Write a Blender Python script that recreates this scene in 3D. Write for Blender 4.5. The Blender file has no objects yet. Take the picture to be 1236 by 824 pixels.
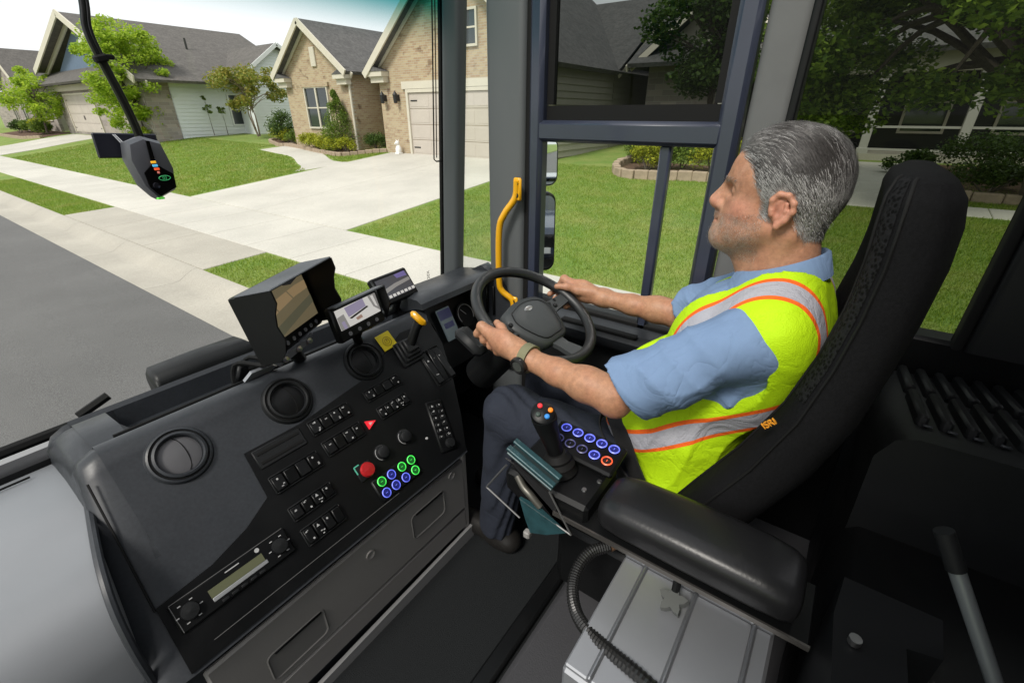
import bpy, bmesh, math, random
import numpy as np
from mathutils import Vector, Matrix, Euler

sc = bpy.context.scene
COL = sc.collection
R = math.radians
rnd = random.Random(11)
nrs = np.random.RandomState(5)

# ------------------------------------------------------------------ camera, sky, sun, exposure
# metres; x = towards the kerb, y = the way the truck faces, z = up; the lens is the origin, the road lies 2.4 m below it
cam_d = bpy.data.cameras.new("camera"); cam = bpy.data.objects.new("camera", cam_d); COL.objects.link(cam)
cam_d.lens = 16.0; cam_d.sensor_width = 36.0; cam_d.clip_start = 0.02; cam_d.clip_end = 3000
cam.location = (0, 0, 0)
cam.rotation_euler = (R(90) - math.atan(275 / 549.0), 0, R(-54.3))
sc.camera = cam

world = bpy.data.worlds.new("World"); sc.world = world; world.use_nodes = True
wn = world.node_tree.nodes; wl = world.node_tree.links; wn.clear()
SUN_EL, SUN_AZ = 50.0, -92.0            # azimuth from +y towards +x
w_out = wn.new("ShaderNodeOutputWorld"); w_bg = wn.new("ShaderNodeBackground"); w_sky = wn.new("ShaderNodeTexSky")
w_sky.sky_type = 'NISHITA'; w_sky.sun_disc = False
w_sky.sun_elevation = R(SUN_EL); w_sky.sun_rotation = R(SUN_AZ)
w_sky.air_density = 1.0; w_sky.dust_density = 4.0; w_sky.ozone_density = 1.0
# a thin bright cloud veil over the whole sky
w_tc = wn.new("ShaderNodeTexCoord"); w_no = wn.new("ShaderNodeTexNoise"); w_rp = wn.new("ShaderNodeValToRGB"); w_mx = wn.new("ShaderNodeMixRGB")
w_no.inputs["Scale"].default_value = 2.2; w_no.inputs["Detail"].default_value = 6
w_rp.color_ramp.elements[0].position = 0.25; w_rp.color_ramp.elements[0].color = (0.84, 0.84, 0.84, 1)
w_rp.color_ramp.elements[1].position = 0.7; w_rp.color_ramp.elements[1].color = (0.97, 0.97, 0.97, 1)
w_mx.inputs[2].default_value = (8.6, 8.65, 8.8, 1)
wl.new(w_tc.outputs["Generated"], w_no.inputs["Vector"]); wl.new(w_no.outputs["Fac"], w_rp.inputs["Fac"])
wl.new(w_rp.outputs["Color"], w_mx.inputs[0]); wl.new(w_sky.outputs["Color"], w_mx.inputs[1])
wl.new(w_mx.outputs[0], w_bg.inputs["Color"]); w_bg.inputs["Strength"].default_value = 0.11
wl.new(w_bg.outputs[0], w_out.inputs["Surface"])

sun_d = bpy.data.lights.new("sun", 'SUN'); sun = bpy.data.objects.new("sun", sun_d); COL.objects.link(sun)
sun_d.energy = 2.5; sun_d.angle = R(14); sun_d.color = (1.0, 0.95, 0.87)
sun.rotation_euler = Vector((math.sin(R(SUN_AZ)) * math.cos(R(SUN_EL)), math.cos(R(SUN_AZ)) * math.cos(R(SUN_EL)), math.sin(R(SUN_EL)))).to_track_quat('Z', 'Y').to_euler()

sc.view_settings.view_transform = 'Standard'; sc.view_settings.look = 'None'; sc.view_settings.gamma = 1.0
sc.view_settings.use_curve_mapping = False
sc.view_settings.exposure = 0.4
sc.render.engine = 'CYCLES'
sc.cycles.max_bounces = 8; sc.cycles.transparent_max_bounces = 16; sc.cycles.caustics_reflective = False; sc.cycles.caustics_refractive = False
sc.cycles.use_denoising = True

# ------------------------------------------------------------------ materials
MATS = {}
def _nt(name):
    m = bpy.data.materials.new(name); m.use_nodes = True
    nt = m.node_tree; b = nt.nodes["Principled BSDF"]; return m, nt, b
def mat(name, col=(.5, .5, .5), rough=.5, metal=0.0, var=None, bump=None, island=0.0, spec=None, coat=0.0, emit=None, transl=0.0, fine=None, coords='Object', rvar=0.0, crease=None):
    """plain surface: var=(scale, amount[, second colour]) colour drift, bump=(scale, strength[, dist]) relief, island = per-piece brightness drift"""
    if name in MATS: return MATS[name]
    m, nt, b = _nt(name); N = nt.nodes; L = nt.links
    b.inputs["Roughness"].default_value = rough; b.inputs["Metallic"].default_value = metal
    if spec is not None: b.inputs["Specular IOR Level"].default_value = spec
    if coat: b.inputs["Coat Weight"].default_value = coat; b.inputs["Coat Roughness"].default_value = .08
    c4 = (*col, 1)
    b.inputs["Base Color"].default_value = c4
    tc = N.new("ShaderNodeTexCoord"); src = None
    if var:
        no = N.new("ShaderNodeTexNoise"); no.inputs["Scale"].default_value = var[0]; no.inputs["Detail"].default_value = 7; no.inputs["Roughness"].default_value = .62
        L.new(tc.outputs[coords], no.inputs["Vector"])
        rp = N.new("ShaderNodeValToRGB"); rp.color_ramp.elements[0].position = .32; rp.color_ramp.elements[1].position = .68
        c2 = var[2] if len(var) > 2 else tuple(min(1, c * (1 + var[1])) for c in col)
        c1 = col if len(var) > 2 else tuple(c * (1 - var[1]) for c in col)
        rp.color_ramp.elements[0].color = (*c1, 1); rp.color_ramp.elements[1].color = (*c2, 1)
        L.new(no.outputs["Fac"], rp.inputs["Fac"]); src = rp.outputs["Color"]
    if fine:
        no = N.new("ShaderNodeTexNoise"); no.inputs["Scale"].default_value = fine[0]; no.inputs["Detail"].default_value = 3
        L.new(tc.outputs[coords], no.inputs["Vector"])
        mp = N.new("ShaderNodeMapRange"); mp.inputs[1].default_value = .3; mp.inputs[2].default_value = .7; mp.inputs[3].default_value = 1 - fine[1]; mp.inputs[4].default_value = 1 + fine[1]
        L.new(no.outputs["Fac"], mp.inputs[0])
        mu = N.new("ShaderNodeVectorMath"); mu.operation = 'SCALE'
        if src: L.new(src, mu.inputs[0])
        else: mu.inputs[0].default_value = col
        L.new(mp.outputs[0], mu.inputs["Scale"]); src = mu.outputs[0]
    if island:
        g = N.new("ShaderNodeNewGeometry"); mp = N.new("ShaderNodeMapRange"); mp.inputs[3].default_value = 1 - island; mp.inputs[4].default_value = 1 + island
        L.new(g.outputs["Random Per Island"], mp.inputs[0])
        mu = N.new("ShaderNodeVectorMath"); mu.operation = 'SCALE'
        if src: L.new(src, mu.inputs[0])
        else: mu.inputs[0].default_value = col
        L.new(mp.outputs[0], mu.inputs["Scale"]); src = mu.outputs[0]
    if src: L.new(src, b.inputs["Base Color"])
    if rvar:
        no = N.new("ShaderNodeTexNoise"); no.inputs["Scale"].default_value = 7; no.inputs["Detail"].default_value = 8; no.inputs["Roughness"].default_value = .7; L.new(tc.outputs[coords], no.inputs["Vector"])
        mp = N.new("ShaderNodeMapRange"); mp.inputs[1].default_value = .3; mp.inputs[2].default_value = .7; mp.inputs[3].default_value = max(.05, rough - rvar); mp.inputs[4].default_value = min(1, rough + rvar); L.new(no.outputs[0], mp.inputs[0]); L.new(mp.outputs[0], b.inputs["Roughness"])
    if bump:
        no = N.new("ShaderNodeTexNoise"); no.inputs["Scale"].default_value = bump[0]; no.inputs["Detail"].default_value = 4
        L.new(tc.outputs[coords], no.inputs["Vector"])
        bp = N.new("ShaderNodeBump"); bp.inputs["Strength"].default_value = bump[1]; bp.inputs["Distance"].default_value = bump[2] if len(bump) > 2 else .002
        L.new(no.outputs["Fac"], bp.inputs["Height"]); L.new(bp.outputs[0], b.inputs["Normal"])
        if crease:                                   # soft cloth creases under the weave
            n3 = N.new("ShaderNodeTexNoise"); n3.inputs["Scale"].default_value = crease[0]; n3.inputs["Detail"].default_value = 3; n3.inputs["Distortion"].default_value = 1.6; L.new(tc.outputs[coords], n3.inputs["Vector"])
            ab = N.new("ShaderNodeMath"); ab.operation = 'SUBTRACT'; ab.inputs[1].default_value = .5; L.new(n3.outputs[0], ab.inputs[0]); a2 = N.new("ShaderNodeMath"); a2.operation = 'ABSOLUTE'; L.new(ab.outputs[0], a2.inputs[0]); a3 = N.new("ShaderNodeMath"); a3.operation = 'POWER'; a3.inputs[1].default_value = .6; L.new(a2.outputs[0], a3.inputs[0])
            b2_ = N.new("ShaderNodeBump"); b2_.inputs["Strength"].default_value = crease[1]; b2_.inputs["Distance"].default_value = crease[2]; L.new(a3.outputs[0], b2_.inputs["Height"]); L.new(b2_.outputs[0], bp.inputs["Normal"])
    if emit:
        b.inputs["Emission Color"].default_value = (*emit[0], 1); b.inputs["Emission Strength"].default_value = emit[1]
    if transl:
        out = N["Material Output"]; tr = N.new("ShaderNodeBsdfTranslucent"); mx = N.new("ShaderNodeMixShader"); mx.inputs[0].default_value = transl
        if src: L.new(src, tr.inputs[0])
        else: tr.inputs[0].default_value = c4
        L.new(b.outputs[0], mx.inputs[1]); L.new(tr.outputs[0], mx.inputs[2]); L.new(mx.outputs[0], out.inputs[0])
    MATS[name] = m; return m

def glass(name, tint, refl=.06, rough=.0, band=None):
    """thin pane: tinted see-through with a weak mirror; band=(z0, z1, colour) = sun strip dyed into the glass"""
    if name in MATS: return MATS[name]
    m, nt, b = _nt(name); N = nt.nodes; L = nt.links; N.remove(b)
    t = N.new("ShaderNodeBsdfTransparent"); t.inputs[0].default_value = (*tint, 1)
    g = N.new("ShaderNodeBsdfGlossy"); g.inputs["Roughness"].default_value = rough
    lw = N.new("ShaderNodeFresnel"); lw.inputs[0].default_value = 1.35
    mu = N.new("ShaderNodeMath"); mu.operation = 'MULTIPLY'; mu.inputs[1].default_value = refl / .03
    cl = N.new("ShaderNodeMath"); cl.operation = 'MINIMUM'; cl.inputs[1].default_value = .35
    mx = N.new("ShaderNodeMixShader")
    L.new(lw.outputs[0], mu.inputs[0]); L.new(mu.outputs[0], cl.inputs[0]); L.new(cl.outputs[0], mx.inputs[0])
    L.new(t.outputs[0], mx.inputs[1]); L.new(g.outputs[0], mx.inputs[2]); L.new(mx.outputs[0], N["Material Output"].inputs[0])
    if band:
        tc = N.new("ShaderNodeTexCoord"); sp = N.new("ShaderNodeSeparateXYZ"); mp = N.new("ShaderNodeMapRange"); rp = N.new("ShaderNodeValToRGB")
        mp.inputs[1].default_value = band[0]; mp.inputs[2].default_value = band[1]
        rp.color_ramp.elements[0].color = (*tint, 1); rp.color_ramp.elements[1].color = (*band[2], 1); rp.color_ramp.interpolation = 'EASE'
        L.new(tc.outputs["Object"], sp.inputs[0]); L.new(sp.outputs["Z"], mp.inputs[0]); L.new(mp.outputs[0], rp.inputs[0]); L.new(rp.outputs[0], t.inputs[0])
    MATS[name] = m; return m

def leafmat(name, c1, c2, transl=.35):
    if name in MATS: return MATS[name]
    m, nt, b = _nt(name); N = nt.nodes; L = nt.links
    g = N.new("ShaderNodeNewGeometry"); rp = N.new("ShaderNodeValToRGB")
    rp.color_ramp.elements[0].color = (*c1, 1); rp.color_ramp.elements[1].color = (*c2, 1)
    L.new(g.outputs["Random Per Island"], rp.inputs[0])
    L.new(rp.outputs[0], b.inputs["Base Color"]); b.inputs["Roughness"].default_value = .5; b.inputs["Specular IOR Level"].default_value = .3
    tr = N.new("ShaderNodeBsdfTranslucent"); mx = N.new("ShaderNodeMixShader"); mx.inputs[0].default_value = transl
    L.new(rp.outputs[0], tr.inputs[0]); L.new(b.outputs[0], mx.inputs[1]); L.new(tr.outputs[0], mx.inputs[2]); L.new(mx.outputs[0], N["Material Output"].inputs[0])
    MATS[name] = m; return m

# ------------------------------------------------------------------ mesh building
def rotz(a): return Matrix.Rotation(a, 3, 'Z')
class MB:
    def __init__(s): s.V = []; s.F = []; s.I = []
    def add(s, V, F, mi=0):
        o = len(s.V); s.V += [tuple(v) for v in V]; s.F += [tuple(i + o for i in f) for f in F]; s.I += [mi] * len(F); return s
    def box(s, c, sz, M=None, bev=0.0, mi=0):
        hx, hy, hz = sz[0] / 2, sz[1] / 2, sz[2] / 2
        c = Vector(c)
        T = (lambda v: c + (M @ Vector(v))) if M is not None else (lambda v: c + Vector(v))
        if bev <= 0:
            V = [T((x * hx, y * hy, z * hz)) for x in (-1, 1) for y in (-1, 1) for z in (-1, 1)]
            return s.add(V, [(0, 1, 3, 2), (4, 6, 7, 5), (0, 4, 5, 1), (2, 3, 7, 6), (0, 2, 6, 4), (1, 5, 7, 3)], mi)
        b = min(bev, hx * .99, hy * .99, hz * .99); V = []; ix = {}
        for x in (-1, 1):
            for y in (-1, 1):
                for z in (-1, 1):
                    for k, q in enumerate(((x * hx, y * (hy - b), z * (hz - b)), (x * (hx - b), y * hy, z * (hz - b)), (x * (hx - b), y * (hy - b), z * hz))):
                        ix[(x, y, z, k)] = len(V); V.append(T(q))
        F = []
        for a in (-1, 1):
            F.append([ix[(a, y, z, 0)] for y, z in ((-1, -1), (1, -1), (1, 1), (-1, 1))])
            F.append([ix[(x, a, z, 1)] for x, z in ((-1, -1), (1, -1), (1, 1), (-1, 1))])
            F.append([ix[(x, y, a, 2)] for x, y in ((-1, -1), (1, -1), (1, 1), (-1, 1))])
        for a in (-1, 1):
            for c2 in (-1, 1):
                F.append([ix[(a, c2, -1, 0)], ix[(a, c2, 1, 0)], ix[(a, c2, 1, 1)], ix[(a, c2, -1, 1)]])
                F.append([ix[(a, -1, c2, 0)], ix[(a, 1, c2, 0)], ix[(a, 1, c2, 2)], ix[(a, -1, c2, 2)]])
                F.append([ix[(-1, a, c2, 1)], ix[(1, a, c2, 1)], ix[(1, a, c2, 2)], ix[(-1, a, c2, 2)]])
        for x in (-1, 1):
            for y in (-1, 1):
                for z in (-1, 1): F.append([ix[(x, y, z, k)] for k in range(3)])
        return s.add(V, F, mi)
    def tube(s, path, r, n=10, caps=True, mi=0, closed=False):
        P = [Vector(p) for p in path]; m = len(P)
        rs = r if isinstance(r, (list, tuple)) else [r] * m
        tg = []
        for i in range(m):
            a = P[i - 1] if (i > 0 or closed) else P[0]; b = P[(i + 1) % m] if (i < m - 1 or closed) else P[-1]
            tg.append((b - a).normalized() if (b - a).length > 1e-9 else Vector((0, 0, 1)))
        u = tg[0].orthogonal().normalized(); V = []
        for i in range(m):
            u = (u - tg[i] * u.dot(tg[i])); u = u.normalized() if u.length > 1e-6 else tg[i].orthogonal().normalized()
            w = tg[i].cross(u)
            for k in range(n):
                a = 2 * math.pi * k / n; V.append(P[i] + (u * math.cos(a) + w * math.sin(a)) * rs[i])
        F = []
        for i in range(m if closed else m - 1):
            j = (i + 1) % m
            for k in range(n): F.append((i * n + k, i * n + (k + 1) % n, j * n + (k + 1) % n, j * n + k))
        if caps and not closed: F.append(tuple(range(n))[::-1]); F.append(tuple((m - 1) * n + k for k in range(n)))
        return s.add(V, F, mi)
    def cyl(s, a, b, r0, r1=None, n=16, mi=0): return s.tube([a, b], [r0, r0 if r1 is None else r1], n, True, mi)
    def lathe(s, prof, M4, n=24, mi=0, cap=True):
        """prof: (radius, height) pairs about the local z axis of M4"""
        V = []; F = []; m = len(prof)
        for r, h in prof:
            for k in range(n):
                a = 2 * math.pi * k / n; V.append(M4 @ Vector((r * math.cos(a), r * math.sin(a), h)))
        for i in range(m - 1):
            for k in range(n): F.append((i * n + k, i * n + (k + 1) % n, (i + 1) * n + (k + 1) % n, (i + 1) * n + k))
        if cap and prof[0][0] > 1e-6: F.append(tuple(range(n))[::-1])
        if cap and prof[-1][0] > 1e-6: F.append(tuple((m - 1) * n + k for k in range(n)))
        return s.add(V, F, mi)
    def prism(s, poly, o, ux, uy, d, mi=0):
        """2-D polygon in the plane (o, ux, uy) pushed along d"""
        o, ux, uy, d = Vector(o), Vector(ux), Vector(uy), Vector(d); n = len(poly)
        A = [o + ux * p[0] + uy * p[1] for p in poly]; B = [v + d for v in A]
        F = [tuple(range(n)), tuple(range(n, 2 * n))[::-1]] + [(i, (i + 1) % n, n + (i + 1) % n, n + i) for i in range(n)]
        return s.add(A + B, F, mi)
    def loft(s, rings, closed=True, caps=True, mi=0):
        n = len(rings[0]); V = [p for r in rings for p in r]; F = []
        for i in range(len(rings) - 1):
            for k in range(n if closed else n - 1): F.append((i * n + k, i * n + (k + 1) % n, (i + 1) * n + (k + 1) % n, (i + 1) * n + k))
        if caps and closed: F.append(tuple(range(n))[::-1]); F.append(tuple((len(rings) - 1) * n + k for k in range(n)))
        return s.add(V, F, mi)
    def quad(s, a, b, c, d, mi=0): return s.add([a, b, c, d], [(0, 1, 2, 3)], mi)
    def mesh(s, name, mats, smooth=None, recalc=True):
        me = bpy.data.meshes.new(name); me.from_pydata([tuple(v) for v in s.V], [], s.F)
        for m in (mats if isinstance(mats, (list, tuple)) else [mats]): me.materials.append(m)
        if any(s.I): me.polygons.foreach_set("material_index", s.I)
        if recalc:
            bm = bmesh.new(); bm.from_mesh(me); bmesh.ops.recalc_face_normals(bm, faces=bm.faces); bm.to_mesh(me); bm.free()
        if smooth is not None:
            me.shade_smooth(); me.set_sharp_from_angle(angle=R(smooth))
        me.update(); return me
    def build(s, name, mats, parent=None, smooth=None, recalc=True, local=False):
        return link(name, s.mesh(name, mats, smooth, recalc), parent, local)

def wloc(o):
    v = Vector((0, 0, 0))
    if o.type == 'EMPTY': v = Vector(o.location)
    return v
def link(name, me, parent=None, local=False):
    o = bpy.data.objects.new(name, me); COL.objects.link(o)
    if parent is not None:
        o.parent = parent
        if not local: o.matrix_parent_inverse = Matrix.Translation(-wloc(parent))
    return o
def thing(name, label, cat, loc=(0, 0, 0), rz=0.0, group=None):
    o = bpy.data.objects.new(name, None); COL.objects.link(o); o.location = loc; o.rotation_euler = (0, 0, rz); o.empty_display_size = .1
    o["label"] = label; o["category"] = cat
    if group: o["group"] = group
    return o
def tag(o, label, cat, group=None):
    o["label"] = label; o["category"] = cat
    if group: o["group"] = group
    return o
def struct(o, kind="structure"): o["kind"] = kind; return o
def sempty(name, loc=(0, 0, 0)):
    o = bpy.data.objects.new(name, None); COL.objects.link(o); o.location = loc; o["kind"] = "structure"; return o
def np_mesh(name, V, Fc, mats, smooth=False):
    """V (n,3), Fc (m,k) arrays -> mesh, fast"""
    V = np.asarray(V, np.float32); Fc = np.asarray(Fc, np.int32); k = Fc.shape[1]
    me = bpy.data.meshes.new(name); me.vertices.add(len(V)); me.vertices.foreach_set("co", V.ravel())
    me.loops.add(Fc.size); me.loops.foreach_set("vertex_index", Fc.ravel())
    me.polygons.add(len(Fc)); me.polygons.foreach_set("loop_start", np.arange(0, Fc.size, k, dtype=np.int32)); me.polygons.foreach_set("loop_total", np.full(len(Fc), k, np.int32))
    for m in (mats if isinstance(mats, (list, tuple)) else [mats]): me.materials.append(m)
    me.update(calc_edges=True); me.validate()
    if smooth: me.shade_smooth()
    return me
def frame(o, zdir, xdir=(1, 0, 0)):
    z = Vector(zdir).normalized(); x = Vector(xdir); x = (x - z * x.dot(z)).normalized(); y = z.cross(x)
    return Matrix(((x.x, y.x, z.x, o[0]), (x.y, y.y, z.y, o[1]), (x.z, y.z, z.z, o[2]), (0, 0, 0, 1)))
def rrect(w, h, r, n=5):
    """rounded rectangle polygon centred on 0"""
    P = []
    for cx, cy, a0 in ((w / 2 - r, h / 2 - r, 0), (-w / 2 + r, h / 2 - r, 90), (-w / 2 + r, -h / 2 + r, 180), (w / 2 - r, -h / 2 + r, 270)):
        for k in range(n + 1):
            a = R(a0 + 90 * k / n); P.append((cx + r * math.cos(a), cy + r * math.sin(a)))
    return P
def spline(P, n=8):
    """Catmull-Rom through the points"""
    P = [Vector(p) for p in P]; Q = [P[0] * 2 - P[1]] + P + [P[-1] * 2 - P[-2]]; out = []
    for i in range(1, len(Q) - 2):
        for k in range(n):
            t = k / n; a, b, c, d = Q[i - 1], Q[i], Q[i + 1], Q[i + 2]
            out.append(.5 * ((2 * b) + (c - a) * t + (2 * a - 5 * b + 4 * c - d) * t * t + (3 * b - a - 3 * c + d) * t ** 3))
    out.append(P[-1]); return out
# ------------------------------------------------------------------ the setting: ground, road, kerb, paving
GX = [-900, -40, -7.3, -7.2, 2.0, 2.7, 2.85, 3.95, 5.7, 13.4, 20, 60, 900]
GZ = [-2.2, -2.2, -2.25, -2.56, -2.56, -2.40, -2.285, -2.235, -2.185, -1.435, -1.165, -1.1, -1.1]
def sstep(a, b, x):
    t = min(1, max(0, (x - a) / (b - a))); return t * t * (3 - 2 * t)
def tz(x, y):
    return float(np.interp(x, GX, GZ)) + .3 * sstep(24, 42, y) * sstep(5.7, 11, x)
lawn_m = mat("lawn_soil", (.12, .21, .028), .95, var=(1.3, 0, (.22, .26, .06)), fine=(60, .35), bump=(90, .6, .02))
xs = sorted(set(GX + list(np.linspace(5.7, 20, 25)) + [26, 34, 46, 120, 300])); ys = [-900, -200, -60, -30, -20, -12] + list(np.arange(-8, 60, 2.0)) + [64, 75, 100, 160, 300, 900]
m = MB()
V = [(x, y, tz(x, y)) for y in ys for x in xs]; nx = len(xs)
m.add(V, [(j * nx + i, j * nx + i + 1, (j + 1) * nx + i + 1, (j + 1) * nx + i) for j in range(len(ys) - 1) for i in range(nx - 1)])
struct(m.build("lawn", lawn_m, smooth=30))

asph = mat("asphalt", (.112, .110, .107), .85, var=(.45, .14), fine=(170, .55), bump=(220, .8, .006))
m = MB(); n_y = [-900, -60, -20, 0, 20, 60, 900]
for a, b in zip(n_y[:-1], n_y[1:]):
    for x0, x1, z0, z1 in ((-7.25, -2.6, -2.40, -2.35), (-2.6, 2.06, -2.35, -2.405)):
        m.quad((x0, a, z0), (x1, a, z1), (x1, b, z1), (x0, b, z0))
struct(m.build("road", asph, recalc=False))

conc = mat("concrete", (.37, .345, .295), .9, var=(.9, .10), fine=(45, .10), bump=(120, .35, .004), island=.05)
conc2 = mat("concrete_drive", (.48, .46, .41), .9, var=(.4, .13), fine=(40, .09), bump=(110, .35, .004), island=.05)
kerb = sempty("kerb")
prof = [(2.05, -2.56), (2.05, -2.402), (2.45, -2.415), (2.55, -2.40), (2.66, -2.33), (2.76, -2.275), (2.85, -2.268), (2.85, -2.56)]
seg = MB(); seg.loft([[Vector((x, y, z)) for x, z in prof] for y in (0.004, 2.996)])
seg_me = seg.mesh("kerb_segment", conc, smooth=35)
for i in range(-3, 24): link("kerb_segment", seg_me, kerb, True).location = (0, i * 3.0 - .6, 0)

def slab(mb, poly, th=.12, lift=.018, zf=None):
    """paving slab with a small chamfer, its top following the ground"""
    n = len(poly); cx = sum(p[0] for p in poly) / n; cy = sum(p[1] for p in poly) / n; zf = zf or tz
    ins = [(p[0] + (cx - p[0]) * .012 / max(.2, math.hypot(cx - p[0], cy - p[1])), p[1] + (cy - p[1]) * .012 / max(.2, math.hypot(cx - p[0], cy - p[1]))) for p in poly]
    T = [(x, y, zf(x, y) + lift) for x, y in ins]; S = [(x, y, zf(x, y) + lift - .01) for x, y in poly]; B = [(x, y, zf(x, y) - th) for x, y in poly]
    mb.loft([[Vector(p) for p in B], [Vector(p) for p in S], [Vector(p) for p in T]])
    return mb
walk = sempty("sidewalk")
y = -12.0
while y < 62:
    m = MB(); g = .006; slab(m, [(3.95, y + g), (5.68, y + g), (5.68, y + 1.5 - g), (3.95, y + 1.5 - g)]); m.build("slab", conc2, walk); y += 1.5
def grid_slabs(parent, x0, x1, y0, y1, nx_, ny_, mt=conc2, g=.006, name="slab"):
    for i in range(nx_):
        for j in range(ny_):
            a = x0 + (x1 - x0) * i / nx_; b = x0 + (x1 - x0) * (i + 1) / nx_; c = y0 + (y1 - y0) * j / ny_; d = y0 + (y1 - y0) * (j + 1) / ny_
            m = MB(); slab(m, [(a + g, c + g), (b - g, c + g), (b - g, d - g), (a + g, d - g)]); m.build(name, mt, parent)
drive = sempty("driveway")
grid_slabs(drive, 5.7, 13.4, 8.35, 15.65, 3, 2)
grid_slabs(drive, 2.86, 3.94, 8.25, 15.8, 1, 3, conc)
drive2 = sempty("driveway")
grid_slabs(drive2, 5.7, 11.0, 40.6, 47.6, 3, 2)
grid_slabs(drive2, 2.86, 3.94, 40.4, 47.8, 1, 2, conc)
path = sempty("garden_path")
cl = spline([(10.3, 15.7), (10.9, 17.3), (11.9, 19.4), (12.35, 21.6), (12.7, 23.4)], 3)
cl = [Vector((p[0], p[1], 0)) for p in [(v.x, v.y) for v in [Vector((q[0], q[1], 0)) for q in cl]]] if False else cl
L_, R_ = [], []
for i, p in enumerate(cl):
    t = (cl[min(i + 1, len(cl) - 1)] - cl[max(i - 1, 0)]).normalized(); nrm = Vector((-t.y, t.x)); w = .6 + (.5 if i == 0 else .15 if i == 1 else 0)
    L_.append(p + nrm * w); R_.append(p - nrm * w)
for i in range(0, len(cl) - 1, 2):
    j = min(i + 2, len(cl) - 1); k = (i + j) // 2
    m = MB(); slab(m, [tuple(L_[i]), tuple(L_[k]), tuple(L_[j]), tuple(R_[j]), tuple(R_[k]), tuple(R_[i])], lift=.014); m.build("slab", conc2, path)
path2 = sempty("garden_path")        # front walk of the porch house
for i in range(10):
    m = MB(); y0 = -.9 - i * 1.2; slab(m, [(11.35, y0 - 1.19), (12.0, y0 - 1.19), (12.0, y0), (11.35, y0)]); m.build("slab", conc2, path2)
for i in range(5):
    m = MB(); x0 = 11.4 + i * 1.2; slab(m, [(x0, -.88), (x0 + 1.19, -.88 - .06), (x0 + 1.19, .15), (x0, .2)], lift=.02); m.build("slab", conc2, path2)

# grass blades: nobody could count them
def on_paving(X, Y):
    k = (X > 3.9) & (X < 5.73)
    k |= (Y > 8.2) & (Y < 15.85) & (X < 13.6) | (Y > 40.3) & (Y < 47.9) & (X < 11.2)
    k |= (X > 11.3) & (X < 12.05) & (Y < .2) | (X > 11.3) & (Y > -.95) & (Y < .2)
    for p in cl: k |= (X - p.x) ** 2 + (Y - p.y) ** 2 < .72 ** 2
    k |= (X < 2.87) | (X > 17.8) | (X > 13.3) & (Y > 8.4)
    return k
def blades(n, x0, x1, y0, y1, h, w):
    X = nrs.uniform(x0, x1, n); Y = y0 + (y1 - y0) * nrs.rand(n) ** 1.25
    ok = ~on_paving(X, Y); X, Y = X[ok], Y[ok]; n = len(X)
    Z = np.interp(X, GX, GZ) + .3 * np.array([sstep(24, 42, a) * sstep(5.7, 11, b) for a, b in zip(Y, X)]) if y1 > 24 else np.interp(X, GX, GZ)
    a = nrs.uniform(0, 6.283, n); hh = h * nrs.uniform(.5, 1.25, n); l = nrs.normal(0, .45, (n, 2)) * hh[:, None]
    dx, dy = np.cos(a) * w, np.sin(a) * w
    V = np.empty((n, 3, 3)); V[:, 0] = np.c_[X - dx, Y - dy, Z - .005]; V[:, 1] = np.c_[X + dx, Y + dy, Z - .005]; V[:, 2] = np.c_[X + l[:, 0], Y + l[:, 1], Z + hh]
    return V.reshape(-1, 3)
GV = np.concatenate([blades(60000, 2.87, 3.93, -4, 26, .05, .006), blades(150000, 5.7, 13.4, -3, 8.4, .045, .0055), blades(80000, 5.7, 13.3, 15.6, 38, .055, .012), blades(50000, 5.7, 17.5, -8, 1, .05, .009)])
grass_m = leafmat("grass_blade", (.13, .24, .024), (.32, .41, .058), .42)
nt_ = grass_m.node_tree; tc_ = nt_.nodes.new("ShaderNodeTexCoord"); no_ = nt_.nodes.new("ShaderNodeTexNoise"); no_.inputs["Scale"].default_value = 1.3; no_.inputs["Detail"].default_value = 6; no_.inputs["Roughness"].default_value = .7
rp_ = nt_.nodes.new("ShaderNodeValToRGB"); rp_.color_ramp.elements[0].position = .47; rp_.color_ramp.elements[0].color = (0, 0, 0, 1); rp_.color_ramp.elements[1].position = .66; rp_.color_ramp.elements[1].color = (.6, .6, .6, 1)
mx_ = nt_.nodes.new("ShaderNodeMixRGB"); mx_.inputs[2].default_value = (.36, .36, .11, 1); src_ = [n for n in nt_.nodes if n.bl_idname == "ShaderNodeValToRGB"][0]
nt_.links.new(tc_.outputs["Object"], no_.inputs["Vector"]); nt_.links.new(no_.outputs[0], rp_.inputs[0]); nt_.links.new(rp_.outputs[0], mx_.inputs[0]); nt_.links.new(src_.outputs[0], mx_.inputs[1])
for n in nt_.nodes:
    if n.bl_idname == "ShaderNodeBsdfPrincipled": nt_.links.new(mx_.outputs[0], n.inputs["Base Color"])
    if n.bl_idname == "ShaderNodeBsdfTranslucent": nt_.links.new(mx_.outputs[0], n.inputs[0])
o = link("grass", np_mesh("grass", GV, np.arange(len(GV)).reshape(-1, 3), grass_m)); struct(o, "stuff"); o["label"] = "short mown green grass on the lawns and verge"; o["category"] = "grass"
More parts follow.
